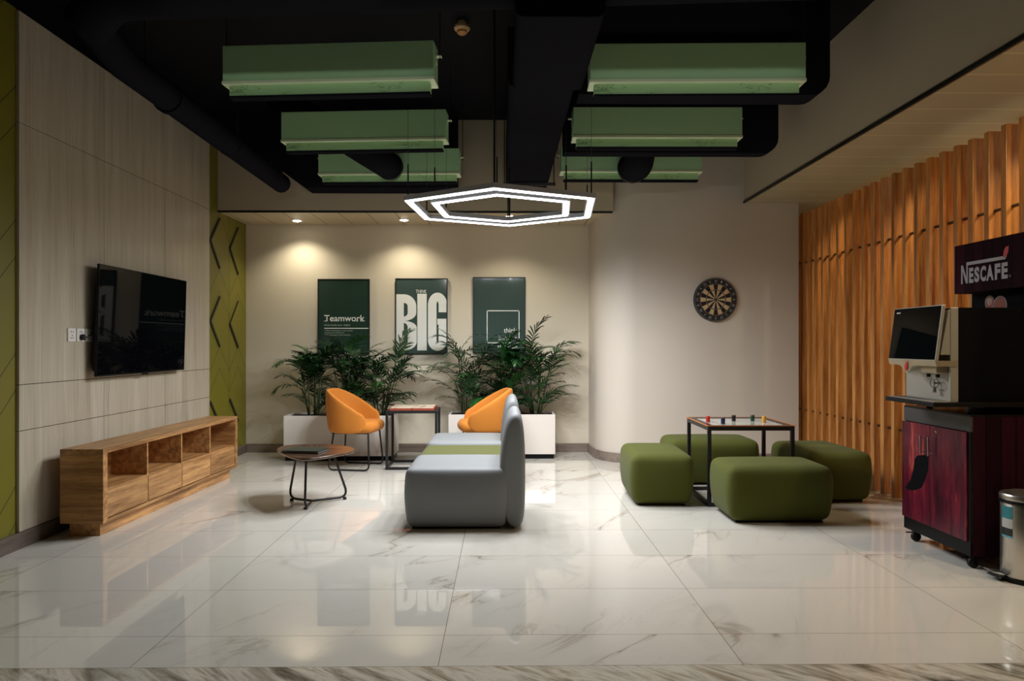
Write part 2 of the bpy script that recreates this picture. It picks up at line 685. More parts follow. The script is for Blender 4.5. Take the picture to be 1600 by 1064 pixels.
def fit(vs, x0, x1, y0, y1):
    ax = [v[0] for v in vs]
    ay = [v[1] for v in vs]
    a0, a1, b0, b1 = min(ax), max(ax), min(ay), max(ay)
    return [((v[0] - a0) / (a1 - a0) * (x1 - x0) + x0, (v[1] - b0) / (b1 - b0) * (y1 - y0) + y0) for v in vs]


def add_text(mb, body, x0, x1, y0, y1, put, offset=0.0, spacing=1.0, m=None):
    """lettering stretched into a box; put maps (a,b) to a 3D point"""
    vs, fs = text_mesh(body, 1.0, offset, spacing=spacing)
    mb.add([put(a, b) for a, b in fit(vs, x0, x1, y0, y1)], fs, m)


def cushion(w, d, h, r, bulge=0.0, n=14, taper=0.0):
    """soft box centred in x,y, base at z 0, with rounded edges and bulging sides"""
    mb = MB()
    idx = {}
    hw, hd, hh = w / 2, d / 2, h / 2

    def pt(a, b, c):
        p = Vector((a * hw, b * hd, c * hh))
        q = Vector((max(-hw + r, min(hw - r, p.x)), max(-hd + r, min(hd - r, p.y)), max(-hh + r, min(hh - r, p.z))))
        dlt = p - q
        if dlt.length > 1e-9:
            p = q + dlt.normalized() * r
        else:
            p = q
        k = (1 - (p.z / hh) ** 2)
        p.x *= 1 + bulge / hw * k * (1 - 0.5 * (p.y / hd) ** 2)
        p.y *= 1 + bulge / hd * k * (1 - 0.5 * (p.x / hw) ** 2)
        kk = (1 - (p.x / hw) ** 2) * (1 - (p.y / hd) ** 2)
        if p.z > 0:
            p.z += bulge * 0.35 * max(kk, 0) * (p.z / hh)
        s_ = 1 - taper * (1 - (p.z / hh + 1) / 2)
        p.x *= s_
        p.y *= s_
        p.z += hh
        return p

    def ease(i):
        t = 2 * i / n - 1
        return math.sin(t * PI / 2) * 0.55 + t * 0.45

    def vid(i, j, k):
        key = (i, j, k)
        if key not in idx:
            idx[key] = len(mb.v)
            mb.v.append(tuple(pt(ease(i), ease(j), ease(k))))
        return idx[key]
    for i in range(n):
        for j in range(n):
            for f in ([(i, j, 0), (i, j + 1, 0), (i + 1, j + 1, 0), (i + 1, j, 0)], [(i, j, n), (i + 1, j, n), (i + 1, j + 1, n), (i, j + 1, n)],
                      [(i, 0, j), (i + 1, 0, j), (i + 1, 0, j + 1), (i, 0, j + 1)], [(i, n, j), (i, n, j + 1), (i + 1, n, j + 1), (i + 1, n, j)],
                      [(0, i, j), (0, i, j + 1), (0, i + 1, j + 1), (0, i + 1, j)], [(n, i, j), (n, i + 1, j), (n, i + 1, j + 1), (n, i, j + 1)]):
                mb.f.append(tuple(vid(*q) for q in f))
                mb.mi.append(0)
    return mb


# ================================================================ ROOM SHELL
ZC, ZB, ZS = 3.63, 2.66, 2.76          # black ceiling, back soffit, side soffit
XL, YB, YD, XB, XR = -3.0, 8.65, 7.80, 2.56, 4.3
Y0 = -2.5
struct(MB().box(XL - 0.2, XR + 0.2, 2.893, 9.2, -0.1, 0).build('floor', 'floor'))
struct(MB().box(XL - 0.2, XR + 0.2, Y0, 2.890, -0.1, 0).build('trim_1', 'border'))
struct(MB().box(XL - 0.2, XR + 0.2, Y0, 9.2, ZC, ZC + 0.1).build('ceiling', 'black_paint'))

# left wall: olive boards with dark slots, black paint above the laminate panel
wl = MB().box(XL - 0.15, XL, Y0, YB + 0.2, 0, ZC, 0)
wl.box(XL - 0.01, XL + 0.004, Y0, 4.60, 3.33, ZC, 1)
wl.box(XL - 0.01, XL + 0.004, 4.60, 7.53, 3.32, ZC, 1)
for ky in range(2):
    ya = 7.585 + 0.54 * ky
    for kz in range(5):
        za = 2.327 - 0.828 * kz - 0.012 * ky
        for sgn in (-1, 1):
            if (kz == 2 and sgn > 0) or kz > 2:
                continue
            if kz == 1 and ky == 1 and sgn > 0:
                wdt = 0.007
            else:
                wdt = 0.014
            yb_, zb_ = ya + 0.255, za + sgn * 0.262
            dv = Vector((0, yb_ - ya, zb_ - za)).normalized()
            pv = Vector((0, -dv.z, dv.y)) * wdt
            A, B = Vector((0, ya, za)), Vector((0, yb_, zb_))
            vs = []
            for x in (XL - 0.001, XL + 0.012):
                for q in (A - pv, A + pv, B + pv, B - pv):
                    vs.append((x, q.y, q.z))
            wl.add(vs, [(0, 1, 2, 3), (7, 6, 5, 4), (0, 4, 5, 1), (1, 5, 6, 2), (2, 6, 7, 3), (3, 7, 4, 0)], 2)
# the same dark slots at the near end of the wall
for za in (3.02, 2.2, 1.36, 0.53):
    for sgn in (-1, 1):
        A, B = Vector((0, 4.30, za)), Vector((0, 4.545, za + sgn * 0.25))
struct(wl.build('wall_left', ['green_wall', 'black_paint', plain('slot_dark', (0.012, 0.010, 0.004), 0.7)]))

# laminate panelling, standing proud of the wall
pn = MB()
ys = [4.580, 5.550, 6.545, 7.535]
zs = [0.10, 0.724, 1.010, 2.63, 3.32]
g = 0.0022
for i in range(3):
    for j in range(4):
        pn.box(XL, XL + 0.02, ys[i] + g, ys[i + 1] - g, zs[j] + g, zs[j + 1] - g, 0)
pn.box(XL, XL + 0.014, ys[0] + 0.004, ys[3] - 0.004, zs[0], zs[4] - 0.004, 1)
struct(pn.build('trim_2', ['laminate', plain('seam_dark', srgb(70, 60, 48), 0.7)], bevel=0.001, seg=1))

# back wall with recessed soffit
struct(MB().box(XL, 1.10, YB, YB + 0.15, 0, ZB + 0.2).build('wall_back', 'plaster'))
sb = MB().box(XL, 1.165, YD, YB, ZB + 0.004, ZC, 0)
sb.box(XL, 1.165, YD, YB, ZB, ZB + 0.01, 1)
sb.box(XL, 1.16, YD - 0.004, YD + 0.012, ZB - 0.012, ZB + 0.004, 2)  # black strip painted in for the shade of the shadow gap
struct(sb.build('ceiling_back', ['bulkhead', 'soffit_back', 'black_metal']))

# wall with the dartboard: curved return at its left
cur = [(1.005, 8.70), (1.01, 8.45)]
for k in range(13):
    a = k / 12 * PI / 2
    cur.append((1.42 - 0.40 * math.cos(a), 8.28 - 0.48 * math.sin(a)))
wd = MB().prism(cur + [(3.14, YD), (3.14, 8.9), (1.0, 8.9)], 0, ZC)
struct(wd.build('wall_right_back', 'plaster_cool', smooth=True))
struct(MB().box(3.14, XR, 8.85, 9.0, 0, ZC).build('wall_far', 'plaster'))
struct(MB().box(XR, XR + 0.15, Y0, 9.2, 0, ZC).build('wall_right', 'plaster'))
struct(MB().box(XL - 0.15, XR, Y0 - 0.15, Y0, 0, ZC).build('wall_front', mat_plaster('dark_grey_plaster', (0.05, 0.05, 0.055))))

# side bulkhead and soffit over the slat screen
bs = MB().box(XB, XR, Y0, YD + 0.001, ZS + 0.004, ZC, 0)
bs.box(XB, XR, Y0, 8.85, ZS, ZS + 0.03, 1)
bs.box(XB - 0.012, XB + 0.004, Y0, YD, ZS - 0.006, ZS + 0.018, 2)  # dark strip standing in for the shadow gap along the lower edge
struct(bs.build('ceiling_side', ['bulkhead', 'soffit_side', 'black_metal']))

# baseboards
bb = MB().box(XL, XL + 0.032, Y0, 7.54, 0, 0.10).box(XL, XL + 0.016, 7.54, YB, 0, 0.10)
struct(bb.build('baseboard_left', wood('baseboard_wood_y', srgb(84, 74, 66), srgb(126, 112, 100), 'Y', 0.8, 0.4), bevel=0.002))
struct(MB().box(XL + 0.016, 1.012, YB - 0.016, YB, 0, 0.10).build('baseboard_back', 'baseboard', bevel=0.002))
off = []
path = cur + [(3.14, YD)]
for i, p in enumerate(path):
    a = Vector(path[max(i - 1, 0)])
    b = Vector(path[min(i + 1, len(path) - 1)])
    t = (b - a).normalized()
    off.append((p[0] + t.y * 0.016, p[1] - t.x * 0.016))
bc = MB()
for i in range(len(path) - 1):
    bc.prism([path[i], path[i + 1], off[i + 1], off[i]], 0, 0.10)
struct(bc.build('baseboard_right', 'baseboard'))

# ================================================================ DOWNLIGHTS
def downlight(x, y, z, label, group):
    t = thing('downlight', label, 'ceiling light', (x, y, z), 0, group)
    MB().lathe([(0.044, 0.002), (0.062, -0.002), (0.060, -0.007), (0.046, -0.006)], 28, cap=False).build('trim_ring', 'white_board', t, True)
    MB().lathe([(0.001, -0.016), (0.025, -0.0145), (0.042, -0.009), (0.047, -0.003), (0.047, 0.0)], 28).build('lens', 'lamp_disc', t, True)
    return t


for i, (sx, sy) in enumerate(((-2.325, 8.36), (-1.11, 8.30), (0.08, 8.05))):
    downlight(sx, sy, ZB, ['round recessed downlight in the back soffit, nearest the green wall',
                             'round recessed downlight in the back soffit above the gap left of the big-lettered poster',
                             'round recessed downlight in the back soffit seen through the hexagonal pendant'][i], 'downlights in the back soffit')
for sy, w in ((2.9, 'first from the near end'), (4.25, 'second from the near end'), (5.46, 'glinting through the gap above the sign'), (6.7, 'farthest of the row')):
    downlight(3.72, sy, ZS, 'small recessed downlight behind the wooden slats, ' + w, 'downlights behind the slats')

# ================================================================ CEILING SERVICES
def duct_path(pts, r, n=20, rings=()):
    return MB().tube(pts, r, n)


t = thing('round_duct', 'long round black duct crossing the ceiling and running along the left wall', 'duct', (0, 0, 0))
pm = MB().tube(fillet([(2.52, 3.50, 3.07), (-2.05, 3.86, 3.07), (-2.22, 3.98, 2.98)], 0.16, 8), 0.12, 22)
pm.build('cross_pipe', 'black_duct', t, True)
pm = MB().tube([(-2.20, 3.92, 2.99), (-2.22, 4.35, 2.90), (-2.22, 7.42, 2.87)], 0.092, 22)
for yy in (4.9, 6.0, 7.1):
    pm.tube([(-2.22, yy, 2.89), (-2.22, yy + 0.05, 2.89)], 0.10, 22)
pm.build('side_pipe', 'black_duct', t, True)
for yy in (4.6, 6.2):
    MB().tube([(-2.22, yy, 2.98), (-2.22, yy, ZC)], 0.005, 6).build('hanger', 'black_metal', t)

t = thing('rectangular_duct', 'black rectangular duct running from front to back down the middle of the ceiling', 'duct', (0, 0, 0))


def rrect(x0, x1, z0, z1, r, corners=(1, 1, 0, 0), n=5):
    """bottom-left, bottom-right, top-right, top-left rounding"""
    P = []
    for (cx, cz, a0), c in zip(((x0, z0, PI), (x1, z0, 1.5 * PI), (x1, z1, 0), (x0, z1, 0.5 * PI)), corners):
        if not c:
            P.append((cx, cz))
            continue
        ox = cx + r if cx == x0 else cx - r
        oz = cz + r if cz == z0 else cz - r
        for k in range(n + 1):
            a = a0 + k / n * PI / 2
            P.append((ox + r * math.cos(a), oz + r * math.sin(a)))
    return P


MB().prism(rrect(0.03, 0.46, 2.87, 3.25, 0.05), 4.62, 7.78, 'Y').build('far_section', 'black_duct', t, True, bevel=0.004)
MB().prism(rrect(0.06, 0.50, 2.85, 2.945, 0.04), 3.58, 4.62, 'Y').build('near_section', 'black_duct', t, True, bevel=0.004)
hb = MB().box(0.0, 0.52, 7.3, 7.33, 2.835, 2.862)
hb.tube([(0.015, 7.315, 2.83), (0.015, 7.315, ZC)], 0.006, 6).tube([(0.505, 7.315, 2.83), (0.505, 7.315, ZC)], 0.006, 6)
hb.build('hanger', 'black_metal', t)

o = MB().prism(rrect(0.52, 2.25, 2.975, ZC, 0.13, (0, 1, 0, 0)), 5.05, 5.26, 'Y').build('duct_box', 'black_duct', None, True)
tag(o, 'wide black duct box behind the nearest right green unit', 'duct', 'black duct boxes behind the green units')
o = MB().prism(rrect(0.52, 2.37, 2.905, ZC, 0.13, (0, 1, 0, 0)), 6.32, 6.46, 'Y').build('duct_box', 'black_duct', None, True)
tag(o, 'wide black duct box behind the middle right green unit', 'duct', 'black duct boxes behind the green units')
o = MB().prism([(-2.0, 2.845), (-3.0, 3.57), (-3.0, ZC), (-0.47, ZC), (-0.47, 2.845)], 7.48, 7.77, 'Y').build('duct_box', 'black_duct')
tag(o, 'wide black duct box with sloping left side behind the farthest left green unit', 'duct', 'black duct boxes behind the green units')

t = thing('flexible_duct', 'black flexible duct curving down to the farthest right green unit', 'duct', (0, 0, 0), 0, 'flexible ducts')
MB().tube(fillet([(1.30, 6.86, ZC), (1.27, 6.86, 2.93), (1.26, 7.172, 2.975)], 0.16, 8), 0.14, 24).build('hose', 'black_duct', t, 'all')
MB().tube([(1.26, 7.13, 2.975), (1.26, 7.172, 2.975)], 0.148, 24).build('collar', 'black_metal', t, True)
t = thing('flexible_duct', 'black flexible duct slanting down to the farthest left green unit', 'duct', (0, 0, 0), 0, 'flexible ducts')
MB().tube(fillet([(-2.1, 6.80, 3.55), (-1.13, 6.80, 2.95), (-1.10, 7.190, 2.985)], 0.18, 8), 0.125, 24).build('hose', 'black_duct', t, 'all')
MB().tube([(-1.10, 7.14, 2.985), (-1.10, 7.19, 2.985)], 0.133, 24).build('collar', 'black_metal', t, True)

# green slot diffuser units
def green_unit(x, y, rz, label, z=2.865):
    t = thing('air_diffuser', label, 'air diffuser', (x, y, z), math.radians(rz), 'green air diffusers under the ceiling')
    W, D = 0.69, 0.17
    b = MB().box(-W, W, 0, D, 0.098, 0.33)
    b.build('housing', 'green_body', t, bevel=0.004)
    f = MB().box(-W - 0.004, W + 0.004, -0.004, D + 0.004, 0.080, 0.100)
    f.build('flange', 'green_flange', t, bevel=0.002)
    c = MB().box(-W + 0.03, W - 0.03, 0.035, 0.10, 0.014, 0.085)
    c.build('collar', 'green_collar', t, bevel=0.002)
    s = MB().box(-W + 0.03, W - 0.03, 0.030, 0.105, 0.0, 0.014)
    s.build('slot_grille', 'black_duct', t)
    for sx in (-1, 1):
        br = MB()
        a, c2 = sorted((sx * W, sx * (W + 0.035)))
        br.box(a, c2, 0.09, 0.13, 0.262, 0.268)
        a, c2 = sorted((sx * W, sx * (W + 0.004)))
        br.box(a, c2, 0.09, 0.13, 0.215, 0.268)
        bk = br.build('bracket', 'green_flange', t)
        MB().tube([(sx * (W + 0.024), 0.11, 0.235), (sx * (W + 0.024), 0.11, ZC - z)], 0.0035, 6).build('hanging_rod', 'black_metal', bk)
    return t


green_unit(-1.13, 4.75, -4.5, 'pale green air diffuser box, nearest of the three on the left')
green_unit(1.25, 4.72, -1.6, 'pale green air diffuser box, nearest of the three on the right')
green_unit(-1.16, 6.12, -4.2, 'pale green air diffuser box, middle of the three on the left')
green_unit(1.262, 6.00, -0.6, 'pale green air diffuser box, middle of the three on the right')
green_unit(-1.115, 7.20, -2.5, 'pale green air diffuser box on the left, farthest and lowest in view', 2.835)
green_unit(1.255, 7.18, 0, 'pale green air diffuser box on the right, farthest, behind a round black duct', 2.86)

# smoke detector
t = thing('smoke_detector', 'round cream smoke detector under the black ceiling', 'smoke detector', (-0.30, 5.42, 0))
MB().lathe([(0.030, ZC), (0.030, 3.60), (0.055, 3.595), (0.060, 3.575), (0.050, 3.562), (0.02, 3.560)], 24).build('housing', plain('cream_plastic', srgb(214, 176, 128), 0.4), t, True)
MB().lathe([(0.040, 3.563), (0.038, 3.545), (0.022, 3.532), (0.006, 3.530)], 24).build('sensor_dome', plain('amber_plastic', srgb(190, 130, 70), 0.4), t, True)

# ================================================================ HEX PENDANT
def hexpts(r, rot, z, rad=None):
    return [Vector((r * math.cos(math.radians(a + rot)), r * math.sin(math.radians(a + rot)), z)) for a in range(0, 360, 60)]


def hex_pendant(loc, label, rods=True):
    t = thing('hexagonal_pendant', label, 'pendant lamp', loc, 0, 'hexagonal pendants')
    rot = -34.3
    for name, r in (('outer_ring', 0.80), ('inner_ring', 0.585)):
        w, h = 0.036, 0.036
        A, B = hexpts(r + w, rot, 0), hexpts(r - w, rot, 0)
        A2, B2 = hexpts(r + w, rot, h), hexpts(r - w, rot, h)
        vs = A + B + A2 + B2
        fs = []
        for i in range(6):
            j = (i + 1) % 6
            fs += [(i, j, 12 + j, 12 + i), (6 + j, 6 + i, 18 + i, 18 + j), (12 + i, 12 + j, 18 + j, 18 + i), (j, i, 6 + i, 6 + j)]
        ring = MB().add(vs, fs).build(name, 'ring_grey', t)
        w2 = 0.023
        A, B = hexpts(r + w2, rot, -0.001), hexpts(r - w2, rot, -0.001)
        A2, B2 = hexpts(r + w2, rot, -0.007), hexpts(r - w2, rot, -0.007)
        vs = A + B + A2 + B2
        MB().add(vs, fs).build('light_strip', 'led', ring)
        P6 = hexpts(r, rot, -0.012)
        for i in range(6):
            for f in ((0.25, 0.75) if name == 'outer_ring' else (0.5,)):
                p = P6[i].lerp(P6[(i + 1) % 6], f)
                spot('strip_lamp', (p.x, p.y, p.z), HEX_LAMP_W, (0.93, 0.96, 1.0), 178, 0.9, 0.0, parent=ring)
        for i, p in enumerate(hexpts(r, rot, 0)):
            full = i in (5, 2) and name == 'outer_ring'
            rr = MB().tube([(p.x, p.y, h), (p.x, p.y, h + 0.24 if not full else ZC - loc[2])], 0.0055 if not full else 0.008, 8)
            if not full:
                rr.tube([(p.x, p.y, h + 0.24), (p.x, p.y, ZC - loc[2])], 0.0014, 5)
            rr.build('hanging_rod', 'black_metal', ring)
    return t


hex_pendant((0.0, 5.96, 2.35), 'double hexagon pendant lamp with glowing white strips over the seating')

# ================================================================ SLAT SCREEN
t = thing('slat_screen', 'tall screen of upright oak slats threaded on two dark rods along the right side', 'slat screen', (3.2, 0, 0))
d = 8.04
k = 0
while d > 3.5:
    ang = R.uniform(-5, 5)
    w = 0.052
    dp = R.uniform(0.088, 0.10)
    mt = Matrix.Translation((0.0, d, 0)) @ Matrix.Rotation(math.radians(ang), 4, 'Z')
    o = MB().box(0, dp, -w / 2, w / 2, 0.0, 2.665).build('slat', 'slat', t, bevel=0.003)
    o.location = (0, d, 0)
    o.rotation_euler = (0, 0, math.radians(ang))
    d -= 0.168
    k += 1
for z in (2.14, 0.56):
    MB().tube([(0.045, 3.45, z), (0.045, 8.16, z)], 0.011, 10).build('rod', 'bronze_rod', t, True)
for z in (2.14, 0.56):
    MB().tube([(0.045, 8.16, z), (-0.02, 8.165, z)], 0.009, 8).build('rod_end', 'bronze_rod', t, True)

# ================================================================ TELEVISION
def tv():
    t = thing('television', 'large flat black television mounted on the pale wood wall panel', 'television', (-2.895, 6.035, 1.436))
    t.rotation_euler = (0, math.radians(1.6), 0)
    W, H = 0.722, 0.398
    MB().box(-0.012, 0.0, -W, W, -H, H).build('screen', 'glass_black', t, bevel=0.002)
    MB().box(-0.016, 0.0015, -W - 0.003, W + 0.003, -H - 0.010, -H).box(-0.016, 0.0015, -W - 0.003, -W, -H, H).box(-0.016, 0.0015, W, W + 0.003, -H, H).box(-0.016, 0.0015, -W - 0.003, W + 0.003, H, H + 0.003).build('bezel', 'black_plastic', t)
    MB().box(-0.006, 0.003, -0.05, 0.05, -H - 0.020, -H - 0.010).build('sensor_bar', 'black_plastic', t, bevel=0.003)
    b = MB()
    # bulging lower back
    prof = [(-0.012, -H + 0.01), (-0.012, 0.10), (-0.040, 0.06), (-0.060, -H + 0.10), (-0.05, -H + 0.03)]
    b.prism(prof, -W + 0.03, W - 0.06, 'Y')
    b.build('back_cover', 'black_plastic', t, bevel=0.006)
    br = MB().box(-0.081, -0.066, 0.0, 0.40, -0.14, 0.14)
    br.box(-0.068, -0.040, 0.05, 0.09, -0.2, 0.12).box(-0.068, -0.040, 0.31, 0.35, -0.2, 0.12)
    br.build('wall_bracket', 'black_metal', t)
    return t


tv()

# sockets
for i, (y, lab) in enumerate(((5.077, 'white double wall socket plate, nearest and unused'), (5.183, 'white wall socket plate with a black plug in it'), (5.290, 'white wall plate partly behind the television edge'))):
    t = thing('wall_socket', lab, 'socket', (XL + 0.02, y + 0.05, 1.325), 0, 'wall sockets')
    MB().box(0, 0.009, -0.047, 0.047, -0.047, 0.047).build('faceplate', 'socket_white', t, bevel=0.003)
    hs = MB()
    for yy, zz, a, b in ((-0.012, 0.022, 0.003, 0.006), (0.012, 0.022, 0.003, 0.006), (0, -0.004, 0.003, 0.007), (-0.013, -0.022, 0.006, 0.003), (0.013, -0.022, 0.006, 0.003)):
        if i < 2:
            hs.box(0.0085, 0.0098, yy - a, yy + a, zz - b, zz + b)
    if i == 2:
        hs.box(0.0085, 0.0098, -0.008, 0.008, -0.006, 0.006)
    hs.build('pin_holes', 'rubber', t)
t = thing('power_plug', 'black plug with its cable leading behind the television', 'plug', (XL + 0.02, 5.235, 1.31))
MB().lathe([(0.020, 0.0095), (0.022, 0.016), (0.021, 0.030), (0.012, 0.038)], 16, axis='X').build('plug_body', 'rubber', t, True)
MB().tube(fillet([(0.03, 0, 0), (0.045, 0.04, 0.0), (0.035, 0.10, -0.01), (0.02, 0.16, -0.03), (0.02, 0.22, -0.05)], 0.03), 0.0055, 8).build('cable', 'rubber', t, True)
o = MB().tube(fillet([(XL + 0.028, 5.35, 1.34), (XL + 0.05, 5.37, 1.345), (XL + 0.05, 5.42, 1.38), (XL + 0.045, 5.5, 1.38)], 0.04), 0.006, 8).build('signal_cable', 'rubber', None, True)
tag(o, 'short black cable from the third wall plate to the television', 'cable')

# ================================================================ MEDIA CONSOLE
def console():
    rz = math.atan2(-0.07, 2.23)
    t = thing('media_console', 'long low oak media console with open shelves over drawers along the left wall', 'media console', (-2.60, 4.83, 0), rz)
    L, D, H = 2.235, 0.285, 0.577
    # local: y along, x from -D (wall) to 0 (front)
    pl = MB().box(-D + 0.03, -0.052, 0.055, L - 0.055, 0, 0.092)
    pl.build('plinth', 'console_wood', t, bevel=0.0015)
    MB().box(-D, 0, 0, L, H - 0.03, H).build('top_panel', 'console_wood', t, bevel=0.0015)
    MB().box(-D, -0.012, 0, 0.052, 0.092, H - 0.03).box(-0.012, 0, 0.0, 0.052, 0.092, H - 0.03).build('end_panel', 'console_end', t, bevel=0.0015)
    MB().box(-D, 0, L - 0.052, L, 0.092, H - 0.03).build('end_panel', 'console_end', t, bevel=0.0015)
    MB().box(-D, -0.004, 0.052, L - 0.052, 0.092, 0.112).build('bottom_panel', 'console_wood', t, bevel=0.0015)
    MB().box(-D, -0.012, 0.052, L - 0.052, 0.298, 0.312).build('shelf', 'console_wood', t, bevel=0.001)
    MB().box(-D, -D + 0.012, 0.052, L - 0.052, 0.112, H - 0.03).build('back_panel', 'console_wood', t)
    inner = L - 0.104
    for k in range(1, 4):
        y = 0.052 + inner * k / 4
        MB().box(-D + 0.012, -0.010, y - 0.009, y + 0.009, 0.112, H - 0.03).build('divider', 'console_wood', t, bevel=0.001)
    for k in range(4):
        y0, y1 = 0.052 + inner * k / 4 + 0.004, 0.052 + inner * (k + 1) / 4 - 0.004
        MB().box(-0.022, -0.005, y0 + 0.001, y1 - 0.001, 0.119, 0.299).build('drawer', 'console_wood', t, bevel=0.0015)
    return t


console()

# ================================================================ COFFEE TABLE
def coffee_table():
    t = thing('coffee_table', 'low coffee table with glossy rounded dark wood top on three bent black legs', 'coffee table', (-1.52, 5.85, 0))
    zt = 0.418
    pts = [(-0.285, 0.07), (-0.311, 0.199), (-0.298, 0.314), (-0.229, 0.373), (-0.086, 0.405), (0.081, 0.389), (0.209, 0.294), (0.296, 0.18), (0.331, 0.07), (0.324, -0.054), (0.259, -0.173), (0.179, -0.287), (0.102, -0.365), (0.028, -0.371), (-0.063, -0.287), (-0.169, -0.139)]
    # smooth closed outline
    n = len(pts)
    out = []
    for i in range(n):
        p0, p1, p2, p3 = [Vector(pts[(i + q) % n]) for q in (-1, 0, 1, 2)]
        for s in range(4):
            u = s / 4
            out.append(tuple(0.5 * ((2 * p1) + (-p0 + p2) * u + (2 * p0 - 5 * p1 + 4 * p2 - p3) * u * u + (-p0 + 3 * p1 - 3 * p2 + p3) * u ** 3)))
    MB().prism(out, zt - 0.016, zt).build('tabletop', 'table_wood', t, True, bevel=0.004)
    MB().prism([(a * 0.97, b * 0.97) for a, b in out], zt - 0.021, zt - 0.016).build('top_edge_lining', plain('pale_core', srgb(190, 175, 165), 0.5), t, True)
    hub = Vector((0.01, 0.02, 0.02))
    feet = [((-0.18, 0.11, 0), (-0.13, 0.09)), ((0.015, -0.20, 0), (0.0, -0.13)), ((0.235, 0.16, 0), (0.15, 0.10))]
    for f, tp in feet:
        f = Vector(f)
        dirn = (f - Vector((hub.x, hub.y, 0))).normalized()
        p = [hub, Vector((f.x, f.y, 0.02)) + dirn * 0.03, Vector((tp[0], tp[1], zt - 0.02))]
        lg = MB().tube(fillet(p, 0.085, 8), 0.0095, 10).build('leg', 'black_metal', t, True)
        MB().lathe([(0.014, 0), (0.015, 0.012), (0.012, 0.02)], 14, (f.x, f.y, 0)).build('foot_pad', 'rubber', lg, True)
    MB().box(-0.15, 0.17, -0.006, 0.006, zt - 0.03, zt - 0.0205, mat=Matrix.Rotation(0.2, 4, 'Z')).build('brace', 'black_metal', t)
    return t


coffee_table()
t = thing('notebook', 'dark green hardcover book lying on the low coffee table', 'book', (-1.545, 5.80, 0.4185), math.radians(-9))
MB().box(-0.148, 0.148, -0.105, 0.105, 0.0, 0.003).box(-0.148, 0.148, -0.105, 0.105, 0.019, 0.022).box(-0.150, -0.146, -0.105, 0.105, 0, 0.022).build('cover', plain('dark_green_cover', srgb(32, 38, 30), 0.4), t, bevel=0.001)
MB().box(-0.145, 0.143, -0.100, 0.100, 0.003, 0.019).build('pages', plain('grey_pages', srgb(84, 84, 86), 0.6), t)

# ================================================================ TUB CHAIR
def tub_chair(loc, rz, label, mirror=False):
    t = thing('tub_chair', label, 'chair', loc, rz, 'orange tub chairs')
    NU, NS = 48, 22
    z0 = 0.372
    mb = MB()
    rings = []
    HB, XF = 0.445, 0.43
    for i in range(NU + 1):
        u = -1 + 2 * i / NU
        au = abs(u)
        # plan curve: straight arms and a rounded back
        a = au * 1.0
        Ls = 0.20
        rr = 0.265
        arc = rr * PI / 2
        tot = arc + Ls
        s = a * tot
        if s < arc:
            th = s / rr
            x, y = rr - rr * math.cos(th), rr * math.sin(th)
            nx, ny = -math.cos(th), math.sin(th)
        else:
            x, y = rr + (s - arc), rr
            nx, ny = 0, 1
        # gentle closing of the arms
        y -= 0.03 * max(0, (s - arc) / Ls) ** 2
        if u < 0:
            y, ny = -y, -ny
        xt = x
        # top line
        top = 0.805 - 0.215 * min(1, max(0, xt - 0.03) / 0.36) ** 1.1
        e = max(0.0, (tot - s))
        nose = 0.12
        th_ = 0.052
        lo = z0
        if e < nose:
            q = math.sqrt(max(0.0, 1 - (1 - e / nose) ** 2))
            mid = 0.50
            top = mid + (top - mid) * (0.12 + 0.88 * q)
            lo = mid - (mid - z0) * (0.25 + 0.75 * q)
            th_ *= (0.25 + 0.75 * q)
        ring = []
        hh = top - lo
        for k in range(NS):
            g = 2 * PI * k / NS
            cc, ss = math.cos(g), math.sin(g)
            sq = 0.55
            ox = (abs(cc) ** sq) * (1 if cc > 0 else -1)
            oz = ((abs(ss) ** 0.28) * (1 if ss > 0 else -1)) if abs(ss) > 1e-6 else 0.0
            zz = lo + hh * (oz + 1) / 2
            f = (zz - z0) / 0.43
            flare = -0.035 * max(0.0, 1 - f) ** 1.5 + 0.006 * math.sin(PI * min(1, max(0, f)))
            w = th_ / 2 * ox * (1 - 0.25 * max(0, f - 0.6) / 0.4)
            ring.append((x + nx * (flare + w), y + ny * (flare + w), zz))
        rings.append(ring)
    vs = [v for r_ in rings for v in r_]
    fs = []
    for i in range(NU):
        for k in range(NS):
            k2 = (k + 1) % NS
            fs.append((i * NS + k, i * NS + k2, (i + 1) * NS + k2, (i + 1) * NS + k))
    fs.append(tuple(range(NS)))
    fs.append(tuple(range(NU * NS, (NU + 1) * NS))[::-1])
    mb.add(vs, fs)
    mb.build('backrest_shell', 'orange', t, 'all', subsurf=1)
    # seat
    sm = cushion(0.465, 0.47, 0.115, 0.055, 0.012, 14)
    vv = []
    for x, y, z in sm.v:
        fx = (x + 0.2325) / 0.465
        nar = 1 - 0.16 * max(0, (fx - 0.55) / 0.45) ** 2 - 0.25 * max(0, (0.35 - fx) / 0.35) ** 2
        vv.append((x + 0.288 + (0.02 * (1 - (y / 0.24) ** 2) if x > 0.15 else 0), y * nar, z + 0.37))
    sm.v = vv
    sm.build('seat', 'orange', t, 'all', subsurf=1)
    MB().box(0.09, 0.47, -0.17, 0.17, 0.362, 0.372).build('seat_plate', 'black_metal', t)
    for sy in (-1, 1):
        p = [(0.11, sy * 0.165, 0.368), (0.075, sy * 0.225, 0.010), (0.50, sy * 0.225, 0.010), (0.475, sy * 0.175, 0.368)]
        MB().tube(fillet(p, 0.055, 6), 0.009, 10).build('sled_leg', 'black_metal', t, True)
        for xx in (0.14, 0.43):
            MB().lathe([(0.010, 0.0), (0.011, 0.008)], 10, (xx, sy * 0.225, -0.0005)).build('glide', 'rubber', t)
    return t


tub_chair((-1.785, 7.62, 0), math.radians(-9), 'orange upholstered tub chair left of the wire-frame side table, facing right')
tub_chair((0.080, 7.66, 0), math.radians(180 + 8), 'orange upholstered tub chair behind the grey sofa, facing left')

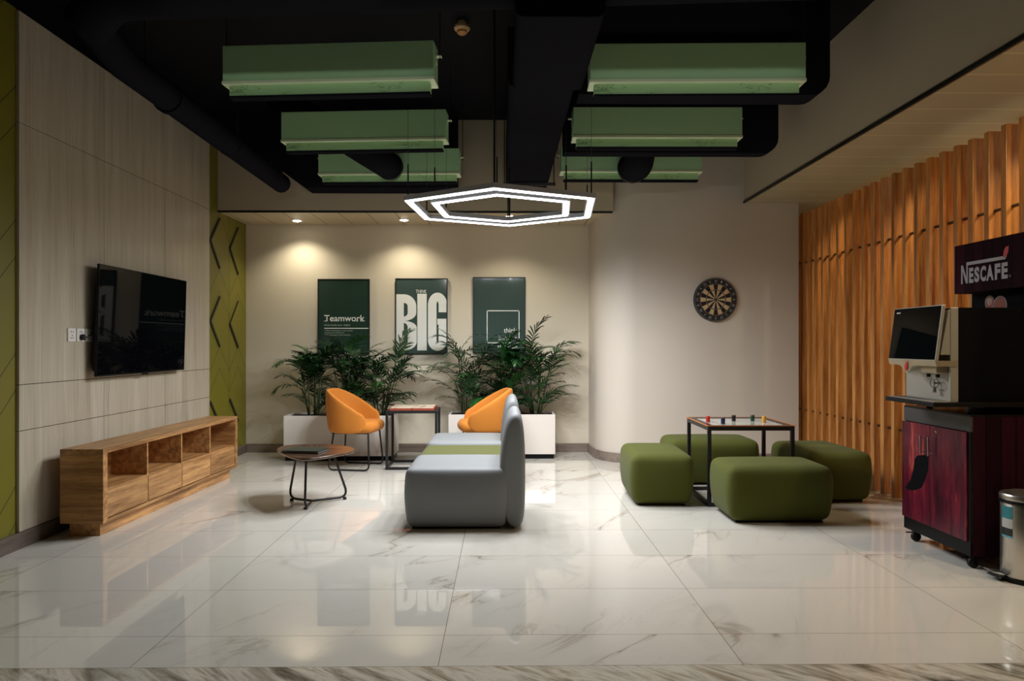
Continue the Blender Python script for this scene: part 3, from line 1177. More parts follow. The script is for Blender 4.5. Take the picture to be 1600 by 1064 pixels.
# ================================================================ SIDE TABLE WITH BOARD
def cube_frame(t, W, D, H, s, rz=0):
    h = s / 2
    for sx in (-1, 1):
        for sy in (-1, 1):
            x, y = sx * (W / 2 - h), sy * (D / 2 - h)
            MB().box(x - h, x + h, y - h, y + h, 0, H).build('leg', 'black_metal', t, bevel=0.001)
    for z0, nm in ((H - s, 'top_rail'), (0.0, 'bottom_rail')):
        r = MB()
        for sy in (-1, 1):
            y = sy * (D / 2 - h)
            r.box(-W / 2 + s, W / 2 - s, y - h, y + h, z0, z0 + s)
        for sx in (-1, 1):
            x = sx * (W / 2 - h)
            r.box(x - h, x + h, -D / 2 + s, D / 2 - s, z0, z0 + s)
        r.build(nm, 'black_metal', t, bevel=0.001)


t = thing('side_table', 'square black wire-frame side table between the orange chairs', 'side table', (-0.925, 7.67, 0), math.radians(1.5))
cube_frame(t, 0.52, 0.50, 0.592, 0.026)
MB().box(-0.234, 0.234, -0.224, 0.224, 0.578, 0.591).build('tabletop', plain('dark_glass_top', (0.02, 0.02, 0.02), 0.15), t)


def mat_map():
    t_ = NT('board_game_print')
    co = t_.coord()
    n = t_.noise(co, 14, 4)
    ch = t_.n('ShaderNodeTexChecker')
    t_.put(ch.inputs[0], t_.mapping(co, (1, 1, 0)))
    ch.inputs['Scale'].default_value = 15
    c = t_.mix(t_.math('MULTIPLY', ch.outputs['Fac'], 0.25), srgb(220, 205, 185), srgb(150, 130, 110))
    c = t_.mix(t_.smooth(n, 0.58, 0.66), c, srgb(120, 80, 60))
    t_.set(color=c, rough=0.3)
    return t_.m


t = thing('game_board', 'red-brown folding game board lying on the wire-frame side table', 'board game', (-0.925, 7.67, 0.5925), math.radians(1.5))
for sx, (a, b) in enumerate(((-0.225, -0.002), (0.002, 0.225))):
    MB().box(a, b, -0.23, 0.215, 0, 0.024).build('board_half', 'red_board', t, bevel=0.002)
MB().box(-0.215, 0.215, -0.222, 0.207, 0.024, 0.0255).build('playing_field', mat_map(), t)

# ================================================================ PLANTERS AND PALMS
def planter(x0, x1, y, label):
    t = thing('planter_box', label, 'planter', ((x0 + x1) / 2, y, 0), 0, 'white planter boxes')
    w, D, H = (x1 - x0) / 2, 0.42, 0.487
    MB().box(-w + 0.015, w - 0.015, 0.012, D - 0.01, 0, 0.055).build('plinth', 'black_plastic', t)
    b = MB().box(-w, w, 0, 0.02, 0.05, H).box(-w, w, D - 0.02, D, 0.05, H).box(-w, -w + 0.02, 0.02, D - 0.02, 0.05, H).box(w - 0.02, w, 0.02, D - 0.02, 0.05, H)
    b.box(-w + 0.02, w - 0.02, 0.02, D - 0.02, 0.05, 0.07)
    b.build('box', 'white_board', t, bevel=0.002)
    s = MB()
    n = 14
    nx = 30
    vs = [(-w + 0.02 + (2 * w - 0.04) * i / nx, 0.02 + (D - 0.04) * j / n, H - 0.022 + R.uniform(-0.006, 0.008)) for i in range(nx + 1) for j in range(n + 1)]
    fs = [(i * (n + 1) + j, (i + 1) * (n + 1) + j, (i + 1) * (n + 1) + j + 1, i * (n + 1) + j + 1) for i in range(nx) for j in range(n)]
    s.add(vs, fs).build('soil', 'soil', t, 'all', fix=False)
    return t


planter(-2.37, -1.19, 8.0, 'long white planter box behind the left orange chair')
planter(-0.60, 0.575, 8.12, 'long white planter box behind the right orange chair and sofa')


def frond(mb, base, az, elev, L, droop, rnd, leaflets=11, leafL=0.15, wid=0.011, ymax=8.60, oy=0):
    """one pinnate palm leaf: rachis and paired leaflets"""
    pts = []
    p = Vector(base)
    e = elev
    N = 12
    for i in range(N + 1):
        pts.append(Vector((p.x, min(p.y, ymax - oy), p.z)))
        dirv = Vector((math.cos(az) * math.cos(e), math.sin(az) * math.cos(e), math.sin(e)))
        p = p + dirv * (L / N)
        e -= droop / N * (0.5 + i / N)
    mb.tube(pts, [0.0035 * (1 - 0.75 * i / N) for i in range(N + 1)], 5)
    for k in range(leaflets):
        f = 0.22 + 0.76 * k / (leaflets - 1)
        ii = min(int(f * N), N - 1)
        fr = f * N - ii
        c = pts[ii].lerp(pts[ii + 1], fr)
        tg = (pts[ii + 1] - pts[ii]).normalized()
        side = tg.cross(Vector((0, 0, 1)))
        if side.length < 0.05:
            side = Vector((math.sin(az), -math.cos(az), 0))
        side.normalize()
        upv = side.cross(tg).normalized()
        for sg in (-1, 1):
            ll = leafL * (0.55 + 0.6 * math.sin(PI * min(1, f * 0.9 + 0.08))) * rnd.uniform(0.85, 1.12)
            ang = math.radians(58 - 34 * f + rnd.uniform(-7, 7))
            dv = (tg * math.cos(ang) + side * sg * math.sin(ang) + upv * rnd.uniform(0.02, 0.22)).normalized()
            sag = rnd.uniform(0.25, 0.75)
            q = c.copy()
            prevd = dv.copy()
            L_, Rr, Cc = [], [], []
            S = 4
            for s in range(S + 1):
                u = s / S
                wv = wid * (0.35 + 1.0 * math.sin(PI * min(1.0, u * 0.85 + 0.12))) * (1 if s < S else 0.05)
                wd_ = prevd.cross(upv)
                if wd_.length < 0.01:
                    wd_ = side.copy()
                wd_.normalize()
                L_.append(q - wd_ * wv + Vector((0, 0, 0.002)))
                Rr.append(q + wd_ * wv + Vector((0, 0, 0.002)))
                prevd = (prevd + Vector((0, 0, -sag / S))).normalized()
                q = q + prevd * (ll / S)
            vs = []
            for a_, b_ in zip(L_, Rr):
                vs += [a_, b_]
            if max(v.y for v in vs) + oy > ymax:
                dlt = max(v.y for v in vs) + oy - ymax
                vs = [Vector((v.x, v.y - dlt * 1.0, v.z)) for v in vs]
            mb.add(vs, [(2 * s, 2 * s + 1, 2 * s + 3, 2 * s + 2) for s in range(S)])


def palm(x, y, z, label, hgt, seed, lean=0.0, spread=1.0):
    rnd = random.Random(seed)
    t = thing('potted_palm', label, 'plant', (x, y, z), 0, 'bamboo palms')
    n = 10
    for i in range(n):
        az = 2 * PI * i / n + rnd.uniform(-0.4, 0.4)
        bx, by = 0.05 * math.cos(az), 0.05 * math.sin(az)
        h = hgt * rnd.uniform(0.15, 0.68)
        tx, ty = bx + spread * rnd.uniform(0.02, 0.13) * math.cos(az) + lean * h, by + 0.04 * math.sin(az)
        pts = [(bx, by, -0.02), ((bx + tx) / 2 * 0.95, (by + ty) / 2, h * 0.5), (tx, ty, h)]
        MB().tube(pts, [0.008, 0.006, 0.005], 7).build('stem', 'stem', t, 'all')
        for q in range(3):
            fa = az + rnd.uniform(-1.3, 1.3) + q * 2.0
            L = hgt * rnd.uniform(0.36, 0.50)
            el = math.radians(rnd.uniform(38, 84))
            if math.sin(fa) > 0:
                fa = math.atan2(math.sin(fa) * 0.35, math.cos(fa))
            if math.sin(fa) < -0.5:
                fa = math.atan2(math.sin(fa) * 0.5, math.cos(fa))
            m = MB()
            frond(m, (tx, ty, h - 0.01 - 0.05 * q), fa, el, L, rnd.uniform(0.9, 1.9), rnd, 12, 0.148, 0.0072, 8.60, y)
            m.build('frond', 'leaf', t, 'all', fix=False)
    # a few low fronds over the box edge
    for q in range(6):
        fa = rnd.choice((PI, 0)) + rnd.uniform(-0.6, 0.6)
        m = MB()
        frond(m, (0.02 * q - 0.03, -0.01, 0.05), fa, math.radians(rnd.uniform(40, 68)), hgt * 0.40, 1.4, rnd, 11, 0.13, 0.0070, 8.60, y)
        m.build('frond', 'leaf', t, 'all', fix=False)
    return t


palm(-2.10, 8.20, 0.464, 'bushy green palm at the left end of the left planter', 0.92, 3)
palm(-1.74, 8.24, 0.464, 'tall green palm rising in front of the leftmost poster', 1.03, 11)
palm(-1.36, 8.20, 0.464, 'green palm at the right end of the left planter beside the side table', 1.02, 5)
palm(-0.40, 8.32, 0.464, 'green palm at the left end of the right planter, behind the orange chair', 1.10, 21)
palm(0.02, 8.34, 0.464, 'green palm in the middle of the right planter, under the think outside poster', 0.92, 8)
palm(0.37, 8.32, 0.464, 'green palm at the right end of the right planter, beyond the sofa backrests', 1.10, 33)

# ================================================================ POSTERS
def poster(x0, x1, z0, z1, label, pm):
    t = thing('framed_poster', label, 'poster', ((x0 + x1) / 2, YB - 0.03, (z0 + z1) / 2), 0, 'framed posters on the back wall')
    w, h = (x1 - x0) / 2, (z1 - z0) / 2
    fw = 0.011
    f = MB().box(-w, w, 0, 0.03, h - fw, h).box(-w, w, 0, 0.03, -h, -h + fw).box(-w, -w + fw, 0, 0.03, -h + fw, h - fw).box(w - fw, w, 0, 0.03, -h + fw, h - fw)
    f.build('frame', 'black_metal', t, bevel=0.001)
    pr = MB().box(-w + fw, w - fw, 0.006, 0.012, -h + fw, h - fw).build('print', pm, t)
    return t, pr, w - fw, h - fw


YP = 0.0048
put = lambda a, b: (a, YP, b)
t, pr, w, h = poster(-2.160, -1.556, 1.148, 2.022, 'dark green framed poster reading Teamwork, leftmost of the three', 'print_a')
lt = MB()
# the photo's word, its thin rule and the small paragraph under it
add_text(lt, 'Teamwork', -0.225, 0.245, -0.057, 0.016, put, 0.010)
for xs_, zz in ((-0.212, -0.057), (0.213, -0.057), (0.232, -0.057), (0.155, -0.057)):
    lt.box(xs_ - 0.014, xs_ + 0.014, YP - 0.0005, YP + 0.0005, zz, zz + 0.006)
lt.box(-0.225, w, YP - 0.0005, YP + 0.0005, -0.143, -0.134)
lt.build('title_lettering', 'white_ink', pr, fix=False)
sm = MB()
add_text(sm, '(Team work) noun - English', -0.225, 0.075, -0.112, -0.092, put, 0.006)
add_text(sm, '1. When everybody gets to take credit for', -0.220, 0.11, -0.175, -0.159, put, 0.0)
add_text(sm, 'the group accomplishments.', -0.220, 0.01, -0.200, -0.184, put, 0.0)
add_text(sm, '2. An opportunity to equally distribute', -0.220, 0.08, -0.225, -0.209, put, 0.0)
sm.build('small_lettering', plain('grey_ink', srgb(190, 200, 190), 0.4), pr, fix=False)

t, pr, w, h = poster(-1.256, -0.648, 1.148, 2.030, 'framed poster with giant white BIG letters, middle of the three', 'print_b')
lt = MB()
add_text(lt, 'THINK', -0.065, 0.060, 0.270, 0.308, put, 0.002)


def glyph_poly(poly):
    lt.add([(a, YP, b) for a, b in poly], [tuple(range(len(poly)))])


def ring_band(cx, cz, rx, rz, ix, iz, a0, a1, n=10):
    """quarter/half band between an outer and an inner ellipse"""
    for i in range(n):
        q0 = math.radians(a0 + (a1 - a0) * i / n)
        q1 = math.radians(a0 + (a1 - a0) * (i + 1) / n)
        lt.add([(cx + rx * math.cos(q0), YP, cz + rz * math.sin(q0)), (cx + rx * math.cos(q1), YP, cz + rz * math.sin(q1)),
                (cx + ix * math.cos(q1), YP, cz + iz * math.sin(q1)), (cx + ix * math.cos(q0), YP, cz + iz * math.sin(q0))], [(0, 1, 2, 3)])


def rect(a, b, c, d_):
    glyph_poly([(a, c), (b, c), (b, d_), (a, d_)])


top, bot = 0.255, -0.400
# B
rect(-w, -0.205, bot, top)
ring_band(-0.205, 0.115, 0.145, 0.140, 0.045, 0.040, 0, 90)
rect(-0.16, -0.060, 0.04, 0.115)
ring_band(-0.205, 0.04, 0.145, 0.095, 0.045, 0.045, -90, 0)
ring_band(-0.205, -0.135, 0.150, 0.08, 0.045, 0.055, 0, 90)
rect(-0.16, -0.055, -0.30, -0.135)
ring_band(-0.205, -0.30, 0.150, 0.10, 0.045, 0.035, -90, 0)
# I
rect(-0.048, 0.062, bot, 0.262)
# G
ring_band(0.188, 0.13, 0.112, 0.145, 0.012, 0.040, 0, 180, 16)
rect(0.076, 0.176, -0.28, 0.13)
rect(0.2005, 0.2915, 0.045, 0.1295)
ring_band(0.188, -0.28, 0.112, 0.125, 0.012, 0.035, 180, 360, 16)
rect(0.200, 0.2915, -0.28, -0.1005)
rect(0.185, 0.2915, -0.10, -0.03)
lt.build('big_lettering', 'white_ink', pr, fix=False)

t, pr, w, h = poster(-0.352, 0.262, 1.160, 2.045, 'grey framed poster with a white square and the words think outside, rightmost of the three', 'print_b')
lt = MB()
z0b, z1b, xa, xb = -0.330, 0.055, -0.145, 0.238
e = 0.010
lt.box(xa, xb, YP - 0.0005, YP + 0.0005, z1b - e, z1b).box(xa, xb, YP - 0.0005, YP + 0.0005, z0b, z0b + e)
lt.box(xa, xa + e, YP - 0.0005, YP + 0.0005, z0b, z1b).box(xb - e, xb, YP - 0.0005, YP + 0.0005, z0b, z1b)
add_text(lt, 'think', 0.055, 0.205, -0.205, -0.150, put, 0.003)
add_text(lt, 'outside', -0.010, 0.208, -0.292, -0.238, put, 0.003)
add_text(lt, 'the box.', -0.020, 0.232, -0.390, -0.345, put, 0.008)
lt.build('white_lettering', 'white_ink', pr, fix=False)

# ================================================================ DARTBOARD
def dartboard():
    t = thing('dartboard', 'round black and cream dartboard hanging on the right back wall', 'dartboard', (2.246, YD - 0.036, 1.732))
    MB().lathe([(0.222, 0.034), (0.2305, 0.030), (0.2305, 0.004), (0.226, 0.0), (0.001, 0.0)], 72, axis='Y').build('board', plain('board_black', (0.012, 0.012, 0.012), 0.6), t, True)
    NS = 20
    cols = {'k': plain('sisal_black', srgb(22, 18, 18), 0.8), 'c': plain('sisal_cream', srgb(206, 176, 126), 0.8),
            'r': plain('sisal_red', srgb(110, 28, 24), 0.8), 'g': plain('sisal_green', srgb(26, 62, 34), 0.8)}
    f = MB()
    mats = ['k', 'c', 'r', 'g']
    yf = -0.0012
    def P(r, a, y=yf):
        return (r * math.sin(a), y, r * math.cos(a))
    for i in range(NS):
        a0 = 2 * PI * (i - 0.5) / NS
        light = i % 2
        for r0, r1, cm in ((0.016, 0.099, 1 if light else 0), (0.099, 0.107, 3 if light else 2), (0.107, 0.162, 1 if light else 0), (0.162, 0.170, 3 if light else 2)):
            for s in range(3):
                b0, b1 = a0 + 2 * PI / NS * s / 3, a0 + 2 * PI / NS * (s + 1) / 3
                f.add([P(r0, b0), P(r1, b0), P(r1, b1), P(r0, b1)], [(0, 1, 2, 3)], cm)
    f.build('segments', [cols[c] for c in mats], t, fix=False)
    MB().lathe([(0.016, 0.0), (0.016, -0.0022), (0.001, -0.0022)], 24, axis='Y').build('outer_bull', cols['g'], t)
    MB().lathe([(0.0065, 0.0), (0.0065, -0.0032), (0.001, -0.0032)], 20, axis='Y').build('bullseye', cols['r'], t)
    wv = MB()
    for r in (0.170, 0.107, 0.099, 0.162, 0.222):
        wv.tube([(r * math.cos(a * PI / 30), -0.0025, r * math.sin(a * PI / 30)) for a in range(60)], 0.0008 if r < 0.2 else 0.0016, 5, closed=True)
    for i in range(NS):
        a = 2 * PI * (i - 0.5) / NS
        wv.tube([P(0.016, a, -0.0025), P(0.170, a, -0.0025)], 0.0006, 4)
    wv.build('wires', plain('wire_grey', srgb(150, 152, 158), 0.4, 0.6), t)
    nm = MB()
    for i, num in enumerate((20, 1, 18, 4, 13, 6, 10, 15, 2, 17, 3, 19, 7, 16, 8, 11, 14, 9, 12, 5)):
        a = 2 * PI * i / NS
        vs, fs = text_mesh(str(num), 1.0, 0.0)
        wn = 0.024 if num > 9 else 0.012
        vs = fit(vs, -wn / 2, wn / 2, -0.012, 0.012)
        rc = 0.196
        nm.add([(rc * math.sin(a) + x * math.cos(a) + y * math.sin(a), -0.0022, rc * math.cos(a) - x * math.sin(a) + y * math.cos(a)) for x, y in vs], fs)
    nm.build('number_ring', plain('number_grey', srgb(190, 192, 196), 0.4), t, fix=False)


dartboard()

# ================================================================ SOFA MODULES
def back_slab(parent, W, name='backrest'):
    """upright padded slab: thickness along x, width along y"""
    prof = [(0.07, 0.02), (0.020, 0.04), (-0.010, 0.16), (-0.020, 0.30), (-0.022, 0.42), (-0.016, 0.52), (0.0, 0.62), (0.014, 0.70), (0.030, 0.755), (0.058, 0.795), (0.085, 0.805),
            (0.110, 0.797), (0.130, 0.765), (0.142, 0.70), (0.150, 0.60), (0.154, 0.42), (0.153, 0.24), (0.148, 0.10), (0.135, 0.04), (0.115, 0.02)]
    cx, cz = 0.075, 0.40
    mb = MB()
    n = len(prof)
    NY = 20
    rings = []
    for j in range(NY + 1):
        q = -1 + 2 * j / NY
        y = W / 2 * math.sin(q * PI / 2)
        e = abs(math.sin(q * PI / 2))
        k = math.sqrt(max(0.0, 1 - max(0.0, (e - 0.86) / 0.14) ** 2))
        kx = 0.55 + 0.45 * k
        kz = 1 - 0.06 * (1 - k)
        drop = 0.018 * e ** 3
        ring = []
        for x, z in prof:
            zz = 0.02 + (z - 0.02) * kz
            if z > cz:
                zz -= drop * (z - cz) / 0.38
            ring.append((cx + (x - cx) * kx, y, zz))
        rings.append(ring)
    vs = [v for r_ in rings for v in r_]
    fs = []
    for j in range(NY):
        for k in range(n):
            k2 = (k + 1) % n
            fs.append((j * n + k, j * n + k2, (j + 1) * n + k2, (j + 1) * n + k))
    fs.append(tuple(range(n)))
    fs.append(tuple(range(NY * n, (NY + 1) * n)))
    mb.add(vs, fs)
    return mb.build(name, 'grey_leather', parent, 'all', subsurf=1)


def sofa_module(y, label):
    t = thing('sofa_module', label, 'sofa', (0, y, 0), 0, 'grey sofa modules')
    m = cushion(0.69, 0.665, 0.408, 0.045, 0.030, 18, 0.03)
    m.v = [(a - 0.315, b, c + 0.012) for a, b, c in m.v]
    m.build('seat', 'grey_leather', t, 'all', subsurf=1)
    b = back_slab(t, 0.66)
    # piping round the top edge of the seat
    MB().box(-0.62, -0.02, -0.28, 0.28, 0.0, 0.014).build('base_plate', 'black_plastic', t)
    return t


sofa_module(5.335, 'grey sofa seat with upright backrest, nearest of the sofa row')
sofa_module(6.72, 'grey sofa seat with upright backrest, farthest of the sofa row behind the green seat')
t = thing('square_pouf', 'lighter green backless seat between the two grey sofa seats', 'pouf', (0, 6.03, 0))
m = cushion(0.70, 0.63, 0.388, 0.05, 0.022, 16, 0.03)
m.v = [(a - 0.315, b, c + 0.012) for a, b, c in m.v]
m.build('cushion', 'moss_light', t, 'all', subsurf=1)
MB().box(-0.62, -0.02, -0.27, 0.27, 0.0, 0.014).build('base_plate', 'black_plastic', t)

# ================================================================ GREEN POUFS, GAME TABLE
def pouf(cx, cy, w, d_, rz, label):
    t = thing('green_pouf', label, 'pouf', (cx, cy, 0), math.radians(rz), 'moss green poufs round the game table')
    m = cushion(w - 0.01, d_ - 0.01, 0.392, 0.06, 0.034, 18, 0.05)
    m.v = [(a, b, c + 0.010) for a, b, c in m.v]
    m.build('cushion', 'moss', t, 'all', subsurf=1)
    MB().box(-w / 2 + 0.06, w / 2 - 0.06, -d_ / 2 + 0.06, d_ / 2 - 0.06, 0, 0.012).build('base_plate', 'black_plastic', t)
    return t


pouf(1.955, 5.40, 0.74, 0.52, 0, 'moss green pouf in front of the game table, nearest of the four')
pouf(1.255, 6.08, 0.48, 0.76, -2, 'moss green pouf at the left side of the game table')
pouf(1.90, 6.82, 0.80, 0.50, 0, 'moss green pouf behind the game table, farthest of the four')
pouf(2.665, 6.20, 0.52, 0.80, 2, 'moss green pouf at the right side of the game table beside the slats')

t = thing('game_table', 'square black-framed game table with glass top among the green poufs', 'game table', (1.93, 6.04, 0), math.radians(-0.5))
cube_frame(t, 0.675, 0.675, 0.618, 0.028)
fr = MB()
a, b = 0.335, 0.285
fr.box(-a, a, -a, -b, 0.618, 0.628).box(-a, a, b, a, 0.618, 0.628).box(-a, -b, -b, b, 0.618, 0.628).box(b, a, -b, b, 0.618, 0.628)
fr.build('dark_border', plain('dark_walnut_border', srgb(44, 26, 18), 0.25), t)
ed = MB()
a2 = 0.345
ed.box(-a2, a2, -a2, -a, 0.624, 0.630).box(-a2, a2, a, a2, 0.624, 0.630).box(-a2, -a, -a, a, 0.624, 0.630).box(a, a2, -a, a, 0.624, 0.630)
ed.build('wooden_edge', 'orange_wood', t, bevel=0.001)


def mat_ludo():
    t_ = NT('glass_board_print')
    x, y, z = t_.sep(t_.coord())
    sx = t_.math('ABSOLUTE', x)
    sy = t_.math('ABSOLUTE', y)
    mx = t_.math('MAXIMUM', sx, sy)
    line = t_.math('LESS_THAN', t_.math('ABSOLUTE', t_.math('SUBTRACT', mx, 0.2)), 0.004)
    c = t_.mix(line, srgb(205, 208, 200), srgb(90, 60, 40))
    t_.set(color=c, rough=0.04, spec=0.6, coat=0.5, coat_rough=0.02)
    return t_.m


MB().box(-b, b, -b, b, 0.616, 0.624).build('glass_board', mat_ludo(), t)
for (px, py, cn, c) in ((1110.4, 659.2, 'red', srgb(176, 38, 30)), (1131, 662.8, 'dark blue', srgb(14, 26, 54)), (1147.8, 658.4, 'black', srgb(16, 16, 18)), (1177.4, 658.2, 'dark green', srgb(16, 58, 40)), (1195.4, 660.4, 'yellow', srgb(196, 140, 44))):
    zt = 0.6245 if cn != 'red' else 0.6285
    dd = (1.26 - zt) * 1153 / (py - 538)
    xx = (px - 786) / 1153 * dd
    if abs(xx - 1.93) > b - 0.02 or abs(dd - 6.04) > b - 0.02:
        zt = 0.6285
    if cn == 'red':
        xx = 1.93 - 0.285 + 0.03
        zt = 0.6245
    zt = 0.6285 if (abs(xx - 1.93) > b - 0.016) else 0.6245
    o = MB().lathe([(0.0155, 0), (0.0165, 0.003), (0.0165, 0.047), (0.0145, 0.05), (0.001, 0.05)], 20).build('game_token', plain('token_' + cn.replace(' ', '_'), c, 0.35), None, True, loc=(xx, dd, zt))
    tag(o, cn + ' round game piece standing on the game table', 'game piece', 'game pieces on the game table')

# ================================================================ COFFEE STATION
# front plane faces -X at x = 2.60; y from 4.08 (near) to 4.76 (far)
def coffee_station():
    t = thing('coffee_cabinet', 'burgundy wheeled coffee cabinet with black trim and a tall brand sign behind', 'cabinet', (2.605, 4.42, 0), math.radians(0.8))
    y0, y1, D = -0.335, 0.335, 0.545
    MB().box(0.012, D, y0, y1, 0.075, 0.855).build('carcass', ['cabinet_side'], t, bevel=0.002)
    MB().box(0.0, 0.012, y0, y1, 0.770, 0.855).build('top_fascia', plain('dark_grey_laminate', srgb(62, 62, 62), 0.4), t, bevel=0.001)
    MB().box(0.0, 0.012, y0, y1, 0.075, 0.150).build('kick_rail', 'black_plastic', t, bevel=0.001)
    MB().box(0.0, D, y0 - 0.001, y1, 0.855, 0.866).build('worktop', 'black_plastic', t, bevel=0.001)
    ysm = 0.03
    # right door (near) and left door (far)
    d1 = MB().box(-0.012, 0.010, y0 + 0.022, ysm - 0.002, 0.154, 0.766).build('door', 'burgundy', t, bevel=0.001)
    d2 = MB().box(-0.012, 0.010, ysm + 0.002, y1, 0.154, 0.766).build('door', 'burgundy', t, bevel=0.001)
    MB().box(-0.002, 0.012, y0, y0 + 0.020, 0.075, 0.770).build('side_edge', 'black_plastic', t)
    for yy, dr, z0, z1 in ((ysm - 0.022, d1, 0.585, 0.70), (ysm + 0.060, d2, 0.588, 0.70)):
        hd = MB().tube([(-0.036, yy, z0), (-0.036, yy, z1)], 0.0055, 10)
        hd.tube([(-0.012, yy, z0 + 0.012), (-0.036, yy, z0 + 0.012)], 0.004, 8).tube([(-0.012, yy, z1 - 0.012), (-0.036, yy, z1 - 0.012)], 0.004, 8)
        hd.build('handle', 'chrome', dr, True)
    MB().lathe([(0.009, -0.012), (0.009, -0.016), (0.002, -0.017)], 16, (0, ysm - 0.065, 0.735), 'X').build('lock', 'chrome', d1, True)
    # black leaf-like accent across both doors
    leaf = []
    L0 = [(0.301, 0.335), (0.257, 0.331), (0.185, 0.343), (0.115, 0.375), (0.081, 0.425), (0.048, 0.497), (0.041, 0.579), (0.102, 0.578), (0.164, 0.564), (0.192, 0.536), (0.206, 0.47), (0.235, 0.404)]
    lf = MB()
    lf.add([(-0.0128, a, b) for a, b in L0], [tuple(range(len(L0)))])
    lf.build('leaf_emblem', 'deep_black', t, fix=False)
    for cx, cy in ((0.05, y0 + 0.05), (0.05, y1 - 0.06), (D - 0.06, y0 + 0.05), (D - 0.06, y1 - 0.06)):
        c = MB().box(cx - 0.022, cx + 0.022, cy - 0.018, cy + 0.018, 0.058, 0.075).box(cx - 0.006, cx + 0.006, cy - 0.022, cy - 0.017, 0.02, 0.062).box(cx - 0.006, cx + 0.006, cy + 0.017, cy + 0.022, 0.02, 0.062)
        cs = c.build('caster', 'black_plastic', t)
        MB().lathe([(0.022, -0.013), (0.029, -0.010), (0.029, 0.010), (0.022, 0.013)], 22, (cx - 0.006, cy, 0.029), 'Y').build('wheel', 'rubber', cs, True)
        MB().box(cx - 0.06, cx - 0.02, cy + 0.012, cy + 0.022, 0.050, 0.056).build('brake_pedal', 'black_plastic', cs)
    # back board and header sign
    bp = MB().box(0.415, 0.445, y0, y1 - 0.05, 0.866, 1.60).build('back_board', 'deep_black', t)
    xg = 0.4145
    gr = MB()
    def disc(y, z, r, ry, m, x=xg):
        n = 28
        gr.add([(x, y + r * math.cos(2 * PI * i / n), z + ry * math.sin(2 * PI * i / n)) for i in range(n)], [tuple(range(n))], m)
    # two cups seen from above, a saucer rim
    for (yy, zz, r) in ((0.115, 1.520, 0.043), (0.02, 1.495, 0.060)):
        disc(yy, zz, r, r, 0, xg)
        disc(yy, zz, r * 0.90, r * 0.90, 1, xg - 0.0004)
    disc(0.115, 1.528, 0.026, 0.026, 2, xg - 0.0008)
    disc(-0.07, 1.43, 0.040, 0.040, 0, xg)
    disc(-0.07, 1.43, 0.033, 0.033, 3, xg - 0.0004)
    gr.build('cup_picture', [plain('cup_rim', srgb(160, 160, 165), 0.4), plain('coffee_red', srgb(150, 66, 40), 0.4), plain('coffee_foam', srgb(176, 140, 128), 0.4), plain('board_dark', srgb(14, 14, 18), 0.4)], bp, fix=False)
    hs = MB().box(0.295, 0.46, y0 - 0.23, y1 - 0.06, 1.582, 1.888).build('header_sign', 'dark_burgundy', t, bevel=0.002)
    xs = 0.2935
    A = y1 - 0.06          # far edge of the sign (left in the view)
    lt = MB()
    putS = lambda a, b_: (xs, A - a, b_)
    # word: the tall N, the bar over the word, then ESCAFE with its accent
    def poly(P, m=None, dx=0.0):
        lt.add([(xs - dx, A - a, b_) for a, b_ in P], [tuple(range(len(P)))], m)
    zb = 1.640
    poly([(0.070, zb), (0.084, zb), (0.084, 1.757), (0.070, 1.757)])
    poly([(0.070, 1.757), (0.088, 1.757), (0.135, zb), (0.117, zb)])
    poly([(0.121, zb), (0.135, zb), (0.135, 1.752), (0.121, 1.752)])
    poly([(0.121, 1.752), (0.470, 1.752), (0.486, 1.772), (0.121, 1.772)])
    zt_ = 1.734
    add_text(lt, 'E', 0.147, 0.189, zb, zt_, putS, 0.05)
    add_text(lt, 'S', 0.197, 0.245, zb, zt_, putS, 0.05)
    add_text(lt, 'C', 0.253, 0.305, zb, zt_, putS, 0.05)
    add_text(lt, 'A', 0.308, 0.372, zb, zt_, putS, 0.05)
    add_text(lt, 'F', 0.382, 0.430, zb, zt_, putS, 0.05)
    add_text(lt, 'E', 0.440, 0.492, zb, zt_, putS, 0.05)
    n = 14
    poly([(0.510 + 0.007 * math.cos(2 * PI * i / n), zb + 0.012 + 0.007 * math.sin(2 * PI * i / n)) for i in range(n)], 1)
    poly([(0.452, 1.762), (0.478, 1.764), (0.496, 1.790), (0.500, 1.826), (0.474, 1.822), (0.458, 1.800)], 2)
    lt.build('sign_lettering', [plain('sign_white', srgb(178, 172, 176), 0.4), plain('sign_grey', srgb(110, 104, 108), 0.4), 'red_accent'], hs, fix=False)
    return t


coffee_station()


